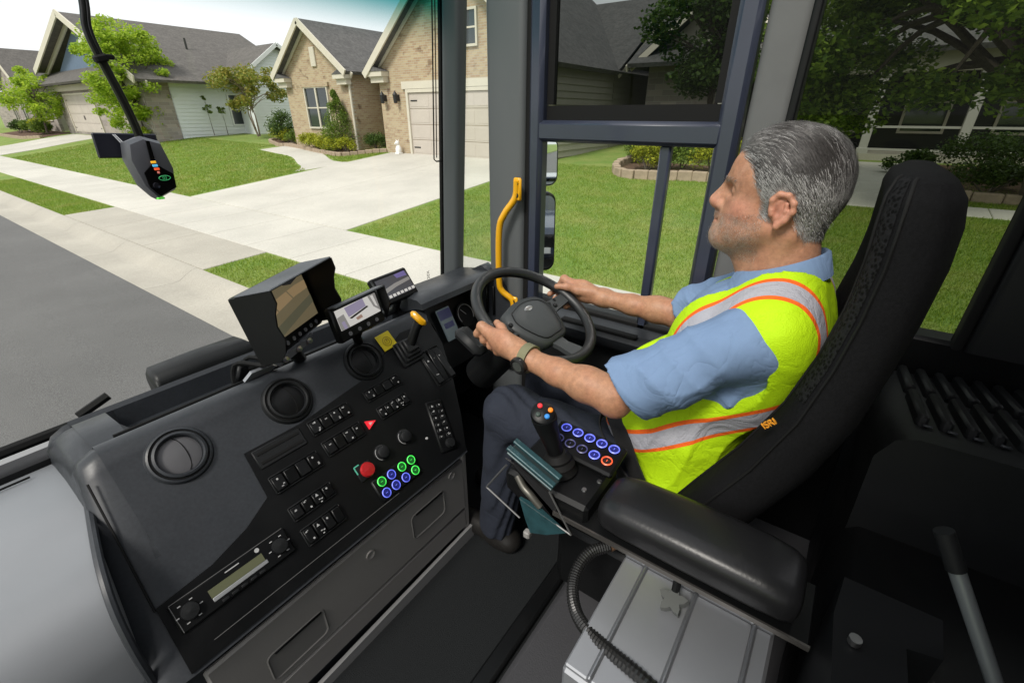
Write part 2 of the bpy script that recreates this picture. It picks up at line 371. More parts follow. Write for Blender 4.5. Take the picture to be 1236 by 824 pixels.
# ------------------------------------------------------------------ houses
def brickmat(name, axis, c1, c2, mortar, bw=.21, bh=.071, dark=None):
    m, nt, b = _nt(name); N = nt.nodes; L = nt.links
    tc = N.new("ShaderNodeTexCoord"); sp = N.new("ShaderNodeSeparateXYZ"); cb = N.new("ShaderNodeCombineXYZ"); br = N.new("ShaderNodeTexBrick")
    L.new(tc.outputs["Object"], sp.inputs[0]); L.new(sp.outputs["Y" if axis == 'x' else "X"], cb.inputs[0]); L.new(sp.outputs["Z"], cb.inputs[1]); L.new(cb.outputs[0], br.inputs[0])
    br.inputs["Scale"].default_value = 1; br.inputs["Brick Width"].default_value = bw; br.inputs["Row Height"].default_value = bh; br.inputs["Mortar Size"].default_value = .008
    br.inputs["Color1"].default_value = (*c1, 1); br.inputs["Color2"].default_value = (*c2, 1); br.inputs["Mortar"].default_value = (*mortar, 1); br.inputs["Bias"].default_value = -.1
    src = br.outputs["Color"]
    if dark:
        no = N.new("ShaderNodeTexNoise"); no.inputs["Scale"].default_value = 2.3; no.inputs["Detail"].default_value = 4; rp = N.new("ShaderNodeValToRGB")
        rp.color_ramp.elements[0].position = .60; rp.color_ramp.elements[0].color = (1, 1, 1, 1); rp.color_ramp.elements[1].position = .70; rp.color_ramp.elements[1].color = (*dark, 1)
        L.new(cb.outputs[0], no.inputs[0]); L.new(no.outputs[0], rp.inputs[0]); mx = N.new("ShaderNodeMixRGB"); mx.blend_type = 'MULTIPLY'; mx.inputs[0].default_value = 1
        L.new(src, mx.inputs[1]); L.new(rp.outputs[0], mx.inputs[2]); src = mx.outputs[0]
    L.new(src, b.inputs["Base Color"]); b.inputs["Roughness"].default_value = .9
    bp = N.new("ShaderNodeBump"); bp.inputs["Strength"].default_value = .6; bp.inputs["Distance"].default_value = .01; bp.invert = True
    L.new(br.outputs["Fac"], bp.inputs["Height"]); L.new(bp.outputs[0], b.inputs["Normal"]); return m
BR = dict(c1=(.44, .35, .22), c2=(.33, .22, .135), mortar=(.42, .38, .30), dark=(.50, .44, .42))
brick_x = brickmat("brick_front", 'x', **BR); brick_y = brickmat("brick_side", 'y', **BR)
ST = dict(c1=(.36, .31, .28), c2=(.22, .19, .18), mortar=(.38, .36, .33), bw=.55, bh=.19, dark=(.7, .62, .6))
stone_x = brickmat("stone_front", 'x', **ST); stone_y = brickmat("stone_side", 'y', **ST)
shing = mat("roof_shingle", (.095, .092, .09), .95, var=(2.5, .16), fine=(9, .22), bump=(14, .7, .02))
shing2 = mat("roof_shingle_brown", (.10, .092, .085), .95, var=(2.5, .16), fine=(9, .22), bump=(14, .7, .02))
trim = mat("cream_trim", (.56, .52, .43), .6, var=(3, .04)); white = mat("white_siding", (.74, .77, .79), .6, var=(2, .03), island=.03)
greys = mat("beige_siding", (.36, .34, .28), .7, var=(2, .05), island=.04); blue_s = mat("blue_shake", (.115, .165, .24), .75, var=(6, .08), bump=(20, .3, .01))
gdoor = mat("garage_beige", (.47, .42, .37), .55, var=(1.2, .05)); porch_shade = mat("porch_shade_black", (.01, .011, .012), .4)
win_gl = mat("house_glass", (.02, .028, .03), .06, spec=.8); blackm = mat("black_iron", (.012, .012, .013), .45)
def rect_wall(parent, axis, at, a0, a1, z0, z1, mt, th=.2, name="wall", out=1):
    m = MB(); s = -1
    if axis == 'x': m.box((at + th / 2, (a0 + a1) / 2, (z0 + z1) / 2), (th, abs(a1 - a0), z1 - z0))
    else: m.box(((a0 + a1) / 2, at + th / 2, (z0 + z1) / 2), (abs(a1 - a0), th, z1 - z0))
    return m.build(name, mt, parent)
def gable_wall(parent, axis, at, a0, a1, z0, ze, pk, zp, mt, th=.2, name="wall"):
    poly = [(a0, z0), (a1, z0), (a1, ze), (pk, zp), (a0, ze)]; m = MB()
    if axis == 'x': m.prism(poly, (at, 0, 0), (0, 1, 0), (0, 0, 1), (th, 0, 0))
    else: m.prism(poly, (0, at, 0), (1, 0, 0), (0, 0, 1), (0, th, 0))
    return m.build(name, mt, parent)
def slope(parent, p, mt=None, th=.14, name="roof"):
    """roof plane from four corners, given some thickness"""
    a, b, c, d = [Vector(q) for q in p]; n = (b - a).cross(d - a).normalized()
    if n.z < 0: n = -n
    m = MB(); m.loft([[q - n * th for q in (a, b, c, d)], [a, b, c, d]]); return m.build(name, mt or shing, parent)
def rakeboard(parent, pts, w=.22, th=.07, mt=None, name="rake_board"):
    m = MB()
    for p, q in zip(pts[:-1], pts[1:]):
        p, q = Vector(p), Vector(q); t = (q - p).normalized(); side = Vector((0, 0, 1)) - t * t.z; side = side.normalized() if side.length > .01 else Vector((0, 0, 1)); o2 = t.cross(side).normalized()
        m.loft([[c + side * s1 * w / 2 + o2 * s2 * th / 2 for s1, s2 in ((1, 1), (-1, 1), (-1, -1), (1, -1))] for c in (p, q)])
    return m.build(name, mt or trim, parent)
def window(parent, axis, at, a0, a1, z0, z1, cols=1, rows=2, fr=.07, mt=None):
    """frame standing proud of the wall face `at` (facing -axis), pane set back in it, glazing bars"""
    mt = mt or trim; f = MB(); d = .09
    def bx(m, u0, u1, v0, v1, o, t):
        if axis == 'x': m.box((at - o, (u0 + u1) / 2, (v0 + v1) / 2), (t, u1 - u0, v1 - v0))
        else: m.box(((u0 + u1) / 2, at - o, (v0 + v1) / 2), (u1 - u0, t, v1 - v0))
    bx(f, a0 - fr, a0, z0 - fr, z1 + fr, .03, d); bx(f, a1, a1 + fr, z0 - fr, z1 + fr, .03, d); bx(f, a0, a1, z1, z1 + fr, .03, d); bx(f, a0, a1, z0 - fr, z0, .03, d)
    for i in range(1, cols): u = a0 + (a1 - a0) * i / cols; bx(f, u - .05, u + .05, z0, z1, .025, d - .01)
    for j in range(1, rows): v = z0 + (z1 - z0) * j / rows; bx(f, a0, a1, v - .025, v + .025, .02, .05)
    w = f.build("window", mt, parent)
    p = MB(); bx(p, a0, a1, z0, z1, .008, .02); p.build("pane", win_gl, w)
    return w
def garage_door(parent, at, a0, a1, z0, z1, rows=4, cols=4):
    f = MB(); fr = .11
    f.box((at - .02, a0 - fr / 2, (z0 + z1 + fr) / 2), (.12, fr, z1 - z0 + fr)); f.box((at - .02, a1 + fr / 2, (z0 + z1 + fr) / 2), (.12, fr, z1 - z0 + fr)); f.box((at - .02, (a0 + a1) / 2, z1 + fr / 2), (.115, a1 - a0, fr))
    d = f.build("garage_door", trim, parent)
    h = (z1 - z0) / rows
    for r in range(rows):
        m = MB(); m.box((at + .01, (a0 + a1) / 2, z0 + h * (r + .5)), (.06, a1 - a0, h - .014), bev=.008)
        w = (a1 - a0) / cols
        for c in range(cols): m.box((at - .022, a0 + w * (c + .5), z0 + h * (r + .5)), (.012, w - .14, h - .14), bev=.005)
        m.build("panel", gdoor, d)
    for yy in (a0 + .12, a1 - .12):
        for zz in (z0 + h * .5, z1 - h * .5):
            m = MB(); s = 1 if yy < (a0 + a1) / 2 else -1
            m.box((at - .035, yy + s * .14, zz), (.02, .34, .045), bev=.006); m.build("hinge_strap", blackm, d)
    for s in (-1, 1): m = MB(); m.box((at - .04, (a0 + a1) / 2 + s * .09, z0 + h * 1.6), (.03, .03, .26), bev=.006); m.build("handle", blackm, d)
    return d
def planks(parent, axis, at, z0, z1, span, mt, exp=.16, name="plank"):
    """lap siding: every board a piece; span(z) -> list of (a0, a1)"""
    z = z0
    while z < z1 - .02:
        h = min(exp, z1 - z)
        for a0, a1 in span(z + h / 2):
            if a1 - a0 < .05: continue
            if axis == 'y': poly = [(0, 0), (0, h + .01), (-.008, h + .01), (-.045, 0)]; m = MB(); m.prism([(at + p[0], z + p[1]) for p in poly], (a0, 0, 0), (0, 1, 0), (0, 0, 1), (a1 - a0, 0, 0))
            else: poly = [(0, 0), (0, h + .01), (-.008, h + .01), (-.024, 0)]; m = MB(); m.prism([(at + p[0], z + p[1]) for p in poly], (0, a0, 0), (1, 0, 0), (0, 0, 1), (0, a1 - a0, 0))
            m.build(name, mt, parent)
        z += exp

# --- brick house with two street gables
bh = thing("brick_house", "tan brick house with two street gables and a beige double garage door", "house", (13.4, 14, -1.42))
gable_wall(bh, 'x', 13.4, 17.85, 22.45, -1.6, 1.5, 20.15, 3.22, brick_x)
rect_wall(bh, 'y', 17.85, 13.602, 15.2, -1.6, 1.5, brick_y); rect_wall(bh, 'y', 22.25, 13.602, 24, -1.6, 1.5, brick_y)
rect_wall(bh, 'x', 15.0, 15.9, 17.849, -1.6, 1.5, brick_x)
gable_wall(bh, 'x', 13.401, 8.45, 15.95, -1.6, 1.45, 12.2, 4.45, brick_x)
rect_wall(bh, 'y', 15.75, 13.603, 15.2, -1.6, 1.45, brick_y)
w = rect_wall(bh, 'y', 8.47, 13.602, 18.4, -1.6, 1.45, greys); planks(w, 'y', 8.46, -1.35, 1.4, lambda z: [(13.62, 18.3)], greys, .2)
w = gable_wall(bh, 'y', 8.5, 18.4, 28.2, -1.6, 1.45, 23.3, 4.3, greys); planks(w, 'y', 8.49, -1.3, 4.2, lambda z: [(18.45 + max(0, (z - 1.45) / 2.85 * 4.85), 28.1 - max(0, (z - 1.45) / 2.85 * 4.85))], greys, .2)
rect_wall(bh, 'x', 18.41, 8.71, 22.2, -1.6, 1.45, brick_x)
for (pk, zp, e0, e1, ze, xb) in ((20.15, 3.45, 17.5, 22.8, 1.5, 22.0), (12.2, 4.72, 8.05, 16.3, 1.36, 23.4)):
    slope(bh, [(13.05, e0, ze), (xb, e0, ze), (xb, pk, zp), (13.05, pk, zp)]); slope(bh, [(13.05, e1, ze), (xb, e1, ze), (xb, pk, zp), (13.05, pk, zp)])
    for x in (13.015, 13.34): rakeboard(bh, [(x, e0 - .02, ze - (.08 if x < 13.2 else .16)), (x, pk, zp - (.09 if x < 13.2 else .2)), (x, e1 + .02, ze - (.08 if x < 13.2 else .16))], .24 if x < 13.2 else .2, .06)
slope(bh, [(18.0, 8.1, 1.42), (18.0, 22.7, 1.42), (23.3, 22.7, 4.5), (23.3, 8.1, 4.5)]); slope(bh, [(28.6, 8.1, 1.42), (28.6, 22.7, 1.42), (23.3, 22.7, 4.5), (23.3, 8.1, 4.5)])
rakeboard(bh, [(18.05, 8.13, 1.26), (23.3, 8.13, 4.33), (28.5, 8.13, 1.26)], .22, .06)
for (y0, y1) in ((21.9, 22.7), (17.6, 18.35), (15.35, 16.2), (8.15, 9.0)):       # boxed cornice returns
    m = MB(); m.box((13.22, (y0 + y1) / 2, 1.32), (.36, y1 - y0, .16)); m.box((13.28, (y0 + y1) / 2, 1.14), (.24, y1 - y0 - .12, .2)); m.build("cornice_return", trim, bh)
    m = MB(); m.prism([(y0 - .03, 1.4), (y1 + .03, 1.4), ((y0 + y1) / 2 + (.3 if y0 in (21.9, 15.35) else -.3), 1.66)], (13.02, 0, 0), (0, 1, 0), (0, 0, 1), (.4, 0, 0)); m.build("return_roof", shing, bh)
m = MB(); m.box((13.15, 16.95, 1.33), (3.2, 1.7, .12)) if False else m.box((14.7, 16.95, 1.36), (.5, 1.86, .16)); m.build("eave_board", trim, bh)
slope(bh, [(14.5, 15.9, 1.42), (14.5, 17.9, 1.42), (18.5, 17.9, 3.4), (18.5, 15.9, 3.4)])
window(bh, 'x', 13.4, 19.35, 20.95, -.55, .98, 2, 2); m = MB(); m.box((13.37, 19.95, 2.12), (.08, .34, .72), bev=.02); m.build("vent", trim, bh)
m = MB(); m.box((13.36, 20.15, 1.1), (.12, 2.0, .16)); m.build("lintel", brick_x, bh)
garage_door(bh, 13.4, 10.05, 14.35, -1.44, .68)
m = MB(); m.box((13.375, 12.2, .92), (.1, 4.9, .24)); m.build("lintel", trim, bh)
for yy in (11.3,): window(bh, 'x', 13.4, yy - .28, yy + .28, 2.0, 2.9, 1, 2)
for yy in (15.65, 14.92):
    m = MB(); m.lathe([(.02, -.17), (.07, -.15), (.085, .1), (.1, .12), (.03, .22), (.012, .26)], Matrix.Translation((13.22, yy, .5)), 8); m.box((13.34, yy, .52), (.12, .1, .22)); m.build("wall_lantern", blackm, bh)
for yy in (17.75, 15.98):
    m = MB(); m.box((13.36 if yy > 17 else 14.9, yy, -.1), (.07, .09, 2.7), bev=.01); m.build("downpipe", trim, bh)

# --- blue gabled house with white side wall
b2 = thing("blue_gabled_house", "house with blue front gable, stone base and long white board side wall", "house", (11.2, 40, -1.1))
rect_wall(b2, 'x', 11.2, 33.0, 49.0, -1.5, 1.75, stone_x, name="stone_wall")
gable_wall(b2, 'x', 11.45, 33.2, 48.2, 1.75, 2.1, 40.4, 5.0, blue_s)
w = rect_wall(b2, 'y', 33.0, 11.402, 25.0, -1.5, 1.75, white); planks(w, 'y', 32.99, -1.35, 1.7, lambda z: [(12.6, 15.6), (16.5, 24.9)] if -.7 < z < 1.15 else [(12.6, 24.9)], white, .2)
m = MB(); m.box((11.9, 32.96, .1), (1.3, .1, 3.2)); m.build("stone_corner", stone_y, b2)
window(b2, 'y', 32.97, 15.7, 16.4, -.62, 1.0, 1, 2, .08, mat("window_white", (.75, .76, .76), .5))
slope(b2, [(10.7, 31.9, 1.62), (21.2, 31.9, 1.62), (21.2, 40.4, 5.3), (10.7, 40.4, 5.3)], shing2); slope(b2, [(10.7, 49.4, 2.7), (21.2, 49.4, 2.7), (21.2, 40.4, 5.3), (10.7, 40.4, 5.3)], shing2)
slope(b2, [(10.2, 32.6, 1.75), (10.2, 50.2, 1.75), (11.5, 49.0, 2.6), (11.5, 33.8, 2.6)], shing2)
for x in (10.66, 11.2): rakeboard(b2, [(x, 31.9, 1.58 if x < 11 else 1.4), (x, 40.4, 5.22 if x < 11 else 5.02), (x, 49.4, 2.62 if x < 11 else 2.4)], .36 if x < 11 else .3, .08)
rect_wall(b2, 'x', 10.95, 33.0, 49.2, 1.35, 1.7, trim, .2, "frieze_board")
garage_door(b2, 11.2, 41.2, 47.1, -1.2, 1.1)
m = MB()
poly = [(.95 * math.cos(a), .85 * math.sin(a)) for a in [math.pi * k / 12 for k in range(13)]]
m.prism(poly, (11.38, 40.2, 3.3), (0, 1, 0), (0, 0, 1), (.1, 0, 0)); m.build("arched_window", mat("window_pale", (.7, .7, .66), .35), b2)
# rear white wing
w = gable_wall(b2, 'y', 31.4, 16.3, 20.6, -1.5, 2.25, 18.4, 3.65, white); planks(w, 'y', 31.39, -1.3, 3.55, lambda z: [(16.32 + max(0, (z - 2.25) / 1.4 * 2.1), 20.58 - max(0, (z - 2.25) / 1.4 * 2.2))], white, .16)
rect_wall(b2, 'x', 16.302, 31.602, 33.0, -1.5, 2.2, white)
slope(b2, [(15.9, 31.0, 2.1), (15.9, 38, 2.1), (18.4, 38, 3.85), (18.4, 31.0, 3.85)], shing2); slope(b2, [(21.0, 31.0, 2.1), (21.0, 38, 2.1), (18.4, 38, 3.85), (18.4, 31.0, 3.85)], shing2)
rakeboard(b2, [(15.95, 30.97, 2.05), (18.4, 30.97, 3.78), (20.95, 30.97, 2.05)], .2, .06, mat("white_trim", (.72, .73, .73), .5))
m = MB(); m.cyl((15.6, 36.5, 3.3), (15.6, 36.5, 4.2), .06); m.build("roof_vent", blackm, b2)

# --- further house on the left edge
b3 = thing("stone_house", "grey roofed stone house at the left edge behind the young tree", "house", (11, 60, -1.1))
rect_wall(b3, 'x', 11.5, 52.5, 72, -1.5, 1.8, stone_x); gable_wall(b3, 'x', 10.9, 56.0, 63.0, -1.5, 2.2, 59.5, 4.4, stone_x)
rect_wall(b3, 'y', 52.5, 11.702, 26, -1.5, 1.8, greys)
slope(b3, [(10.9, 52.0, 1.9), (10.9, 73, 1.9), (18, 73, 5.3), (18, 52.0, 5.3)], shing2); slope(b3, [(25, 52.0, 1.9), (25, 73, 1.9), (18, 73, 5.3), (18, 52.0, 5.3)], shing2)
for e in (55.5, 63.5): slope(b3, [(10.5, e, 2.1), (17, e, 2.1), (17, 59.5, 4.75), (10.5, 59.5, 4.75)], shing2)
rakeboard(b3, [(10.5, 55.6, 1.9), (10.5, 59.5, 4.5), (10.5, 63.4, 1.9)], .3, .08)
for yy in (57.2, 60.5): window(b3, 'x', 10.9, yy, yy + 1.3, -.5, 1.2, 2, 2)
window(b3, 'x', 11.5, 53.6, 54.9, -.5, 1.2, 1, 2)

# --- porch house on the right
b4 = thing("porch_house", "shaded stone and siding house with pale porch columns behind the big tree", "house", (18, 0, -1.2))
rect_wall(b4, 'x', 20.2, -14, 7.2, -1.4, 1.7, porch_shade, name="porch_back_wall")  # near-black colour stands in for the deep shade of the porch
rect_wall(b4, 'x', 18.6, 4.7, 7.2, -1.4, 1.7, stone_x, name="stone_wall"); rect_wall(b4, 'y', 7.0, 18.802, 28, -1.4, 1.7, greys)
m = MB(); m.box((19.2, -3.7, -1.22), (2.4, 16.4, .3)); m.build("porch_floor", conc, b4)
rect_wall(b4, 'x', 18.0, -14, 4.5, 1.0, 1.6, trim, .22, "porch_beam")
colm = mat("porch_white_shaded", (.38, .37, .34), .6)  # white darkened in the colour for the oak's shade
for yy in (4.35, 2.2, .1, -2.05, -4.3, -6.6, -9, -11.5):
    m = MB(); m.box((18.15, yy, -.03), (.22, .22, 2.1), bev=.015); m.box((18.15, yy, -1.0), (.3, .3, .16), bev=.01); m.box((18.15, yy, .96), (.3, .3, .1), bev=.01); m.build("porch_column", colm, b4)
for yy in (3.2, .7, -1.2, -3.4, -5.6): window(b4, 'x', 20.19, yy - .5, yy + .5, -.5, 1.1, 1, 2)
for y0, y1 in ((-1.95, .0), (-4.2, -2.15), (-6.5, -4.4)):
    m = MB(); m.box((18.15, (y0 + y1) / 2, -.35), (.06, y1 - y0, .06)); m.box((18.15, (y0 + y1) / 2, -.95), (.06, y1 - y0, .06)); m.build("porch_rail", colm, b4)
slope(b4, [(17.5, -15, 1.55), (17.5, 7.6, 1.55), (24, 7.6, 5.0), (24, -15, 5.0)], shing); slope(b4, [(30.5, -15, 1.55), (30.5, 7.6, 1.55), (24, 7.6, 5.0), (24, -15, 5.0)], shing)
gable_wall(b4, 'x', 18.58, 2.6, 7.2, 1.7, 1.75, 4.9, 3.5, greys)
for e in (2.1, 7.7): slope(b4, [(17.9, e, 1.55), (23, e, 1.55), (23, 4.9, 3.75), (17.9, 4.9, 3.75)], shing)
rakeboard(b4, [(17.92, 2.15, 1.42), (17.92, 4.9, 3.58), (17.92, 7.65, 1.42)], .2, .06)
rakeboard(b4, [(17.55, 7.63, 1.4), (24, 7.63, 4.85)], .2, .06)
# ------------------------------------------------------------------ trees, shrubs, beds
def leaf_cloud(centers, rad, n, size, flat=.6, seed=0, aspect=.55):
    """n small diamond leaves scattered in clumps round the centres; returns verts, quads"""
    g = np.random.RandomState(seed); C = np.asarray(centers, float); k = g.randint(0, len(C), n)
    rr = np.asarray(rad)[k] if np.ndim(rad) else np.full(n, rad)
    d = g.normal(0, 1, (n, 3)); d /= np.linalg.norm(d, axis=1)[:, None]; d *= (g.rand(n) ** .45)[:, None]
    P = C[k] + d * rr[:, None] * np.array([1, 1, flat])
    a = g.normal(0, 1, (n, 3)); a[:, 2] *= .5; a /= np.linalg.norm(a, axis=1)[:, None]
    b = np.cross(a, g.normal(0, 1, (n, 3)) + np.array([0, 0, 1.2])); b /= np.linalg.norm(b, axis=1)[:, None] + 1e-9
    s = size * g.uniform(.6, 1.35, n)[:, None]
    V = np.stack([P - a * s * .5, P + b * s * aspect * .5, P + a * s * .5, P - b * s * aspect * .5], 1)
    return V.reshape(-1, 3), np.arange(4 * n).reshape(-1, 4)
bark = mat("bark", (.10, .08, .065), .95, var=(14, .3), bump=(40, 1, .02))
bark2 = mat("bark_pale", (.24, .19, .15), .9, var=(10, .25), bump=(30, .6, .01))
def tree(name, label, base, h, trunk_r, crown_c, crown_r, nclump, nleaf, lsize, lm, seed, clump=.35, stems=1, shell=.55, group=None, flat=.6, bk=None, pts=None):
    g = random.Random(seed); t = thing(name, label, "tree", base, group=group); b = Vector(base); cc = Vector(crown_c); bk = bk or bark
    cs = []
    for i in range(nclump):
        while True:
            v = Vector((g.uniform(-1, 1), g.uniform(-1, 1), g.uniform(-1, 1)))
            if shell * g.random() < v.length < 1: break
        cs.append(cc + Vector((v.x * crown_r[0], v.y * crown_r[1], v.z * crown_r[2])))
    if pts: cs += [Vector(p) for p in pts]
    m = MB()
    for s in range(stems):
        off = Vector((g.uniform(-.3, .3), g.uniform(-.3, .3), 0)) * (stems > 1); top = cc + Vector((g.uniform(-.3, .3) * crown_r[0], g.uniform(-.3, .3) * crown_r[1], crown_r[2] * .3))
        p0 = b + off * .4 - Vector((0, 0, .1)); mid = b.lerp(top, .45) + off * 2; pth = spline([p0, b.lerp(mid, .5) + off * .5, mid, top], 5)
        m.tube(pth, [trunk_r * (1.15 - .95 * i / (len(pth) - 1)) for i in range(len(pth))], 8)
    m.build("trunk", bk, t, smooth=50)
    lb = MB()
    for c in cs[::max(1, len(cs) // 26)]:
        st = b.lerp(cc, g.uniform(.45, .95)); mid = st.lerp(c, .5) + Vector((g.uniform(-.1, .1), g.uniform(-.1, .1), .12)) * crown_r[0]
        lb.tube(spline([st, mid, c], 3), [trunk_r * (.38 - .05 * i) for i in range(7)], 5)
    lb.build("limb", bk, t, smooth=50)
    rad = [clump * g.uniform(.6, 1.4) for _ in cs]
    V, Fq = leaf_cloud(cs, rad, nleaf, lsize, flat, seed)
    link("crown", np_mesh("crown", V, Fq, lm), t).matrix_parent_inverse = Matrix.Translation(-b)
    return t
LB = leafmat("leaf_bright", (.22, .37, .025), (.50, .62, .065), .52); LM = leafmat("leaf_mid", (.08, .15, .02), (.22, .30, .045), .38)
LD = leafmat("leaf_dark", (.03, .065, .014), (.10, .165, .026), .32); LY = leafmat("leaf_yellow", (.22, .27, .015), (.46, .46, .035), .35)
LO = leafmat("leaf_oak", (.06, .125, .016), (.28, .39, .05), .46); LR = leafmat("leaf_myrtle", (.15, .22, .03), (.36, .30, .06), .4)
tree("maple_tree", "bright green young maple in front of the blue gabled house", (11.1, 34.0, -1.25), 6, .11, (11.15, 34.2, 1.75), (2.15, 2.2, 3.0), 130, 27000, .15, LB, 3, .52, stems=2)
tree("crape_myrtle", "slender many stemmed tree with reddish green leaves by the white side wall", (15.0, 28.9, -1.1), 4, .05, (14.9, 29.0, 1.35), (2.1, 1.9, 1.2), 34, 5200, .17, LR, 5, .5, stems=3, bk=bark2)
tree("young_tree", "small yellow green tree before the stone house at left edge", (10.2, 50.5, -1.2), 4, .07, (10.2, 50.2, 1.2), (1.7, 3.0, 1.6), 34, 5200, .2, LB, 8, .6)
tree("oak_tree", "large shady oak filling the rear side window", (12.6, -2.8, -1.5), 8, .22, (11.4, -1.0, 2.0), (2.4, 3.6, 1.75), 120, 80000, .11, LO, 9, .52, shell=.3, pts=[(11.4, .4, .35), (11.0, 1.0, .9), (11.3, .75, -.05), (12.0, .9, .4), (12.2, .4, -.1), (11.6, 1.1, .1), (11.0, -1.75, .35)])
tree("shade_tree", "dark leafy tree beside the porch house gable seen in the upper window", (15.4, 4.1, -1.35), 7, .13, (15.0, 3.9, 2.0), (1.7, 1.7, 1.6), 50, 15000, .14, LD, 12, .55, shell=.3)
tree("slim_sapling", "taller slim sapling against the white side wall", (14.1, 32.4, -1.1), 2, .02, (14.1, 32.4, .45), (.2, .2, .5), 5, 300, .12, LM, 20, .16, group="saplings along the white wall")
tree("slim_sapling", "shorter slim sapling nearer the white wall window", (14.9, 32.4, -1.1), 2, .02, (14.9, 32.4, .2), (.25, .2, .35), 5, 260, .12, LM, 21, .16, group="saplings along the white wall")
for i, (x, y, s, z) in enumerate(((30, 62, 4.5, 3), (42, 50, 5, 3), (38, 22, 5, 3.5), (36, 4, 5, 4), (34, -12, 5, 4), (40, 36, 5, 3.2))):
    tree("background_tree", "green tree rising behind the houses, %s" % ("far left", "second from left", "behind brick house", "behind porch house", "far right", "behind white wing")[i], (x, y, -1.1), 8, .25, (x, y, z - 1.5), (s, s, s * .55), 60, 6000, .42, LM, 40 + i, 1.4, group="trees behind the houses")

def shrub(name, label, c, r, n, lsize, lm, seed, group, nc=14, stem=True, cone=False):
    g = random.Random(seed); t = thing(name, label, "shrub", c, group=group); c = Vector(c); cs = []; rad = []
    for i in range(nc):
        if cone:
            z = g.random(); rr = (1 - z) * .8; a = g.uniform(0, 6.28); cs.append(c + Vector((math.cos(a) * r[0] * rr, math.sin(a) * r[1] * rr, r[2] * (.1 + 1.8 * z)))); rad.append(r[0] * (.35 * (1 - z) + .13))
        else:
            a = g.uniform(0, 6.28); e = g.uniform(-.2, 1); q = math.sqrt(max(0, 1 - e * e)) * g.uniform(.5, .8)
            cs.append(c + Vector((math.cos(a) * q * r[0], math.sin(a) * q * r[1], r[2] * (.75 + .65 * e)))); rad.append(min(r) * g.uniform(.4, .62))
    V, Fq = leaf_cloud(cs, rad, n, lsize, .9, seed); link("foliage", np_mesh("foliage", V, Fq, lm), t).matrix_parent_inverse = Matrix.Translation(-c)
    m = MB()
    for k in cs[::3]: m.tube([c + Vector((0, 0, -.05)), c.lerp(k, .5) + Vector((0, 0, .03)), k], [.02, .014, .006], 5)
    m.build("stem", bark, t, smooth=50); return t
def P(x, y): return (x, y, tz(x, y))
G1 = "shrubs in the brick house bed"
k = 0
for i, (x, y, r) in enumerate(((12.55, 18.2, .44), (12.7, 19.0, .48), (12.7, 19.8, .44), (12.9, 20.6, .46), (12.5, 17.4, .42))):
    shrub("gold_shrub", "gold shrub in the brick house front row, %s" % ("second from right", "third from right", "fourth from right", "leftmost", "rightmost")[i], P(x, y), (r, r, r * .95), 1500, .07, LY, 60 + i, G1)
for i, (x, y, r) in enumerate(((14.5, 25.5, .45), (14.1, 24.6, .45), (13.8, 23.7, .45), (13.5, 22.9, .42), (14.8, 26.4, .45))):
    shrub("gold_shrub", "small yellow green shrub beyond the brick house corner, %s" % ("second from left", "third from left", "fourth from left", "nearest the brick corner", "at the far left end")[i], P(x, y), (r, r, r), 1000, .08, LY if i % 2 == 0 else LM, 70 + i, "shrubs beyond the brick house corner")
shrub("cone_evergreen", "tall cone shaped evergreen before the brick house window", P(13.0, 18.4), (.85, .85, 1.2), 11000, .06, LM, 80, None, 60, cone=True)
shrub("round_evergreen", "round dark evergreen at the left corner of the brick house", P(13.9, 24.2), (.75, .75, .95), 3200, .09, LD, 81, None, 18)
shrub("box_hedge", "low clipped dark hedge beside the brick house recess", P(13.6, 16.75), (.42, .75, .42), 3600, .06, LD, 82, None, 26)
for i, (x, y, r) in enumerate(((10.2, 51.5, .7), (10.6, 53.6, .75), (10.4, 55.6, .8), (9.9, 57.4, .7))):
    shrub("front_shrub", "mounded green shrub of the stone house bed, %s" % ("nearest its garage drive", "second from the drive", "third from the drive", "at the far left")[i], P(x, y), (r, 1.1, .62), 2200, .13, (LM, LY, LM, LD)[i], 90 + i, "shrubs in the stone house bed")
for i, (x, y, r, lm) in enumerate(((13.0, 4.75, .52, LY), (13.5, 4.0, .55, LM), (13.1, 3.1, .60, LY), (13.3, 2.35, .5, LY), (14.4, 5.5, .5, LM))):
    shrub("island_shrub", "%s shrub in the stone edged lawn island" % ("leftmost yellow green", "dark green", "broad yellow green", "rightmost yellow green", "rear green")[i], P(x, y), (r, r, r * 1.05), 4200, .065, lm, 100 + i, "shrubs in the stone edged island")
for i, (x, y, r, h) in enumerate(((13.3, -2.2, .8, .42), (13.4, -3.7, .85, .46), (15.4, -2.3, 1.0, .62), (14.9, -4.2, 1.0, .6), (13.2, -5.4, .8, .45), (15.2, -.9, .55, .35), (16.5, 1.0, .6, .5))):
    shrub("porch_shrub", "dark rounded shrub before the porch, %s" % ("nearest the seat headrest", "front row second", "tall one behind the headrest", "back row second", "front row far right", "small one by the path", "left of the path")[i], P(x, y), (r, r, h), 3600, .075, LD if i not in (3,) else LM, 110 + i, "shrubs before the porch")
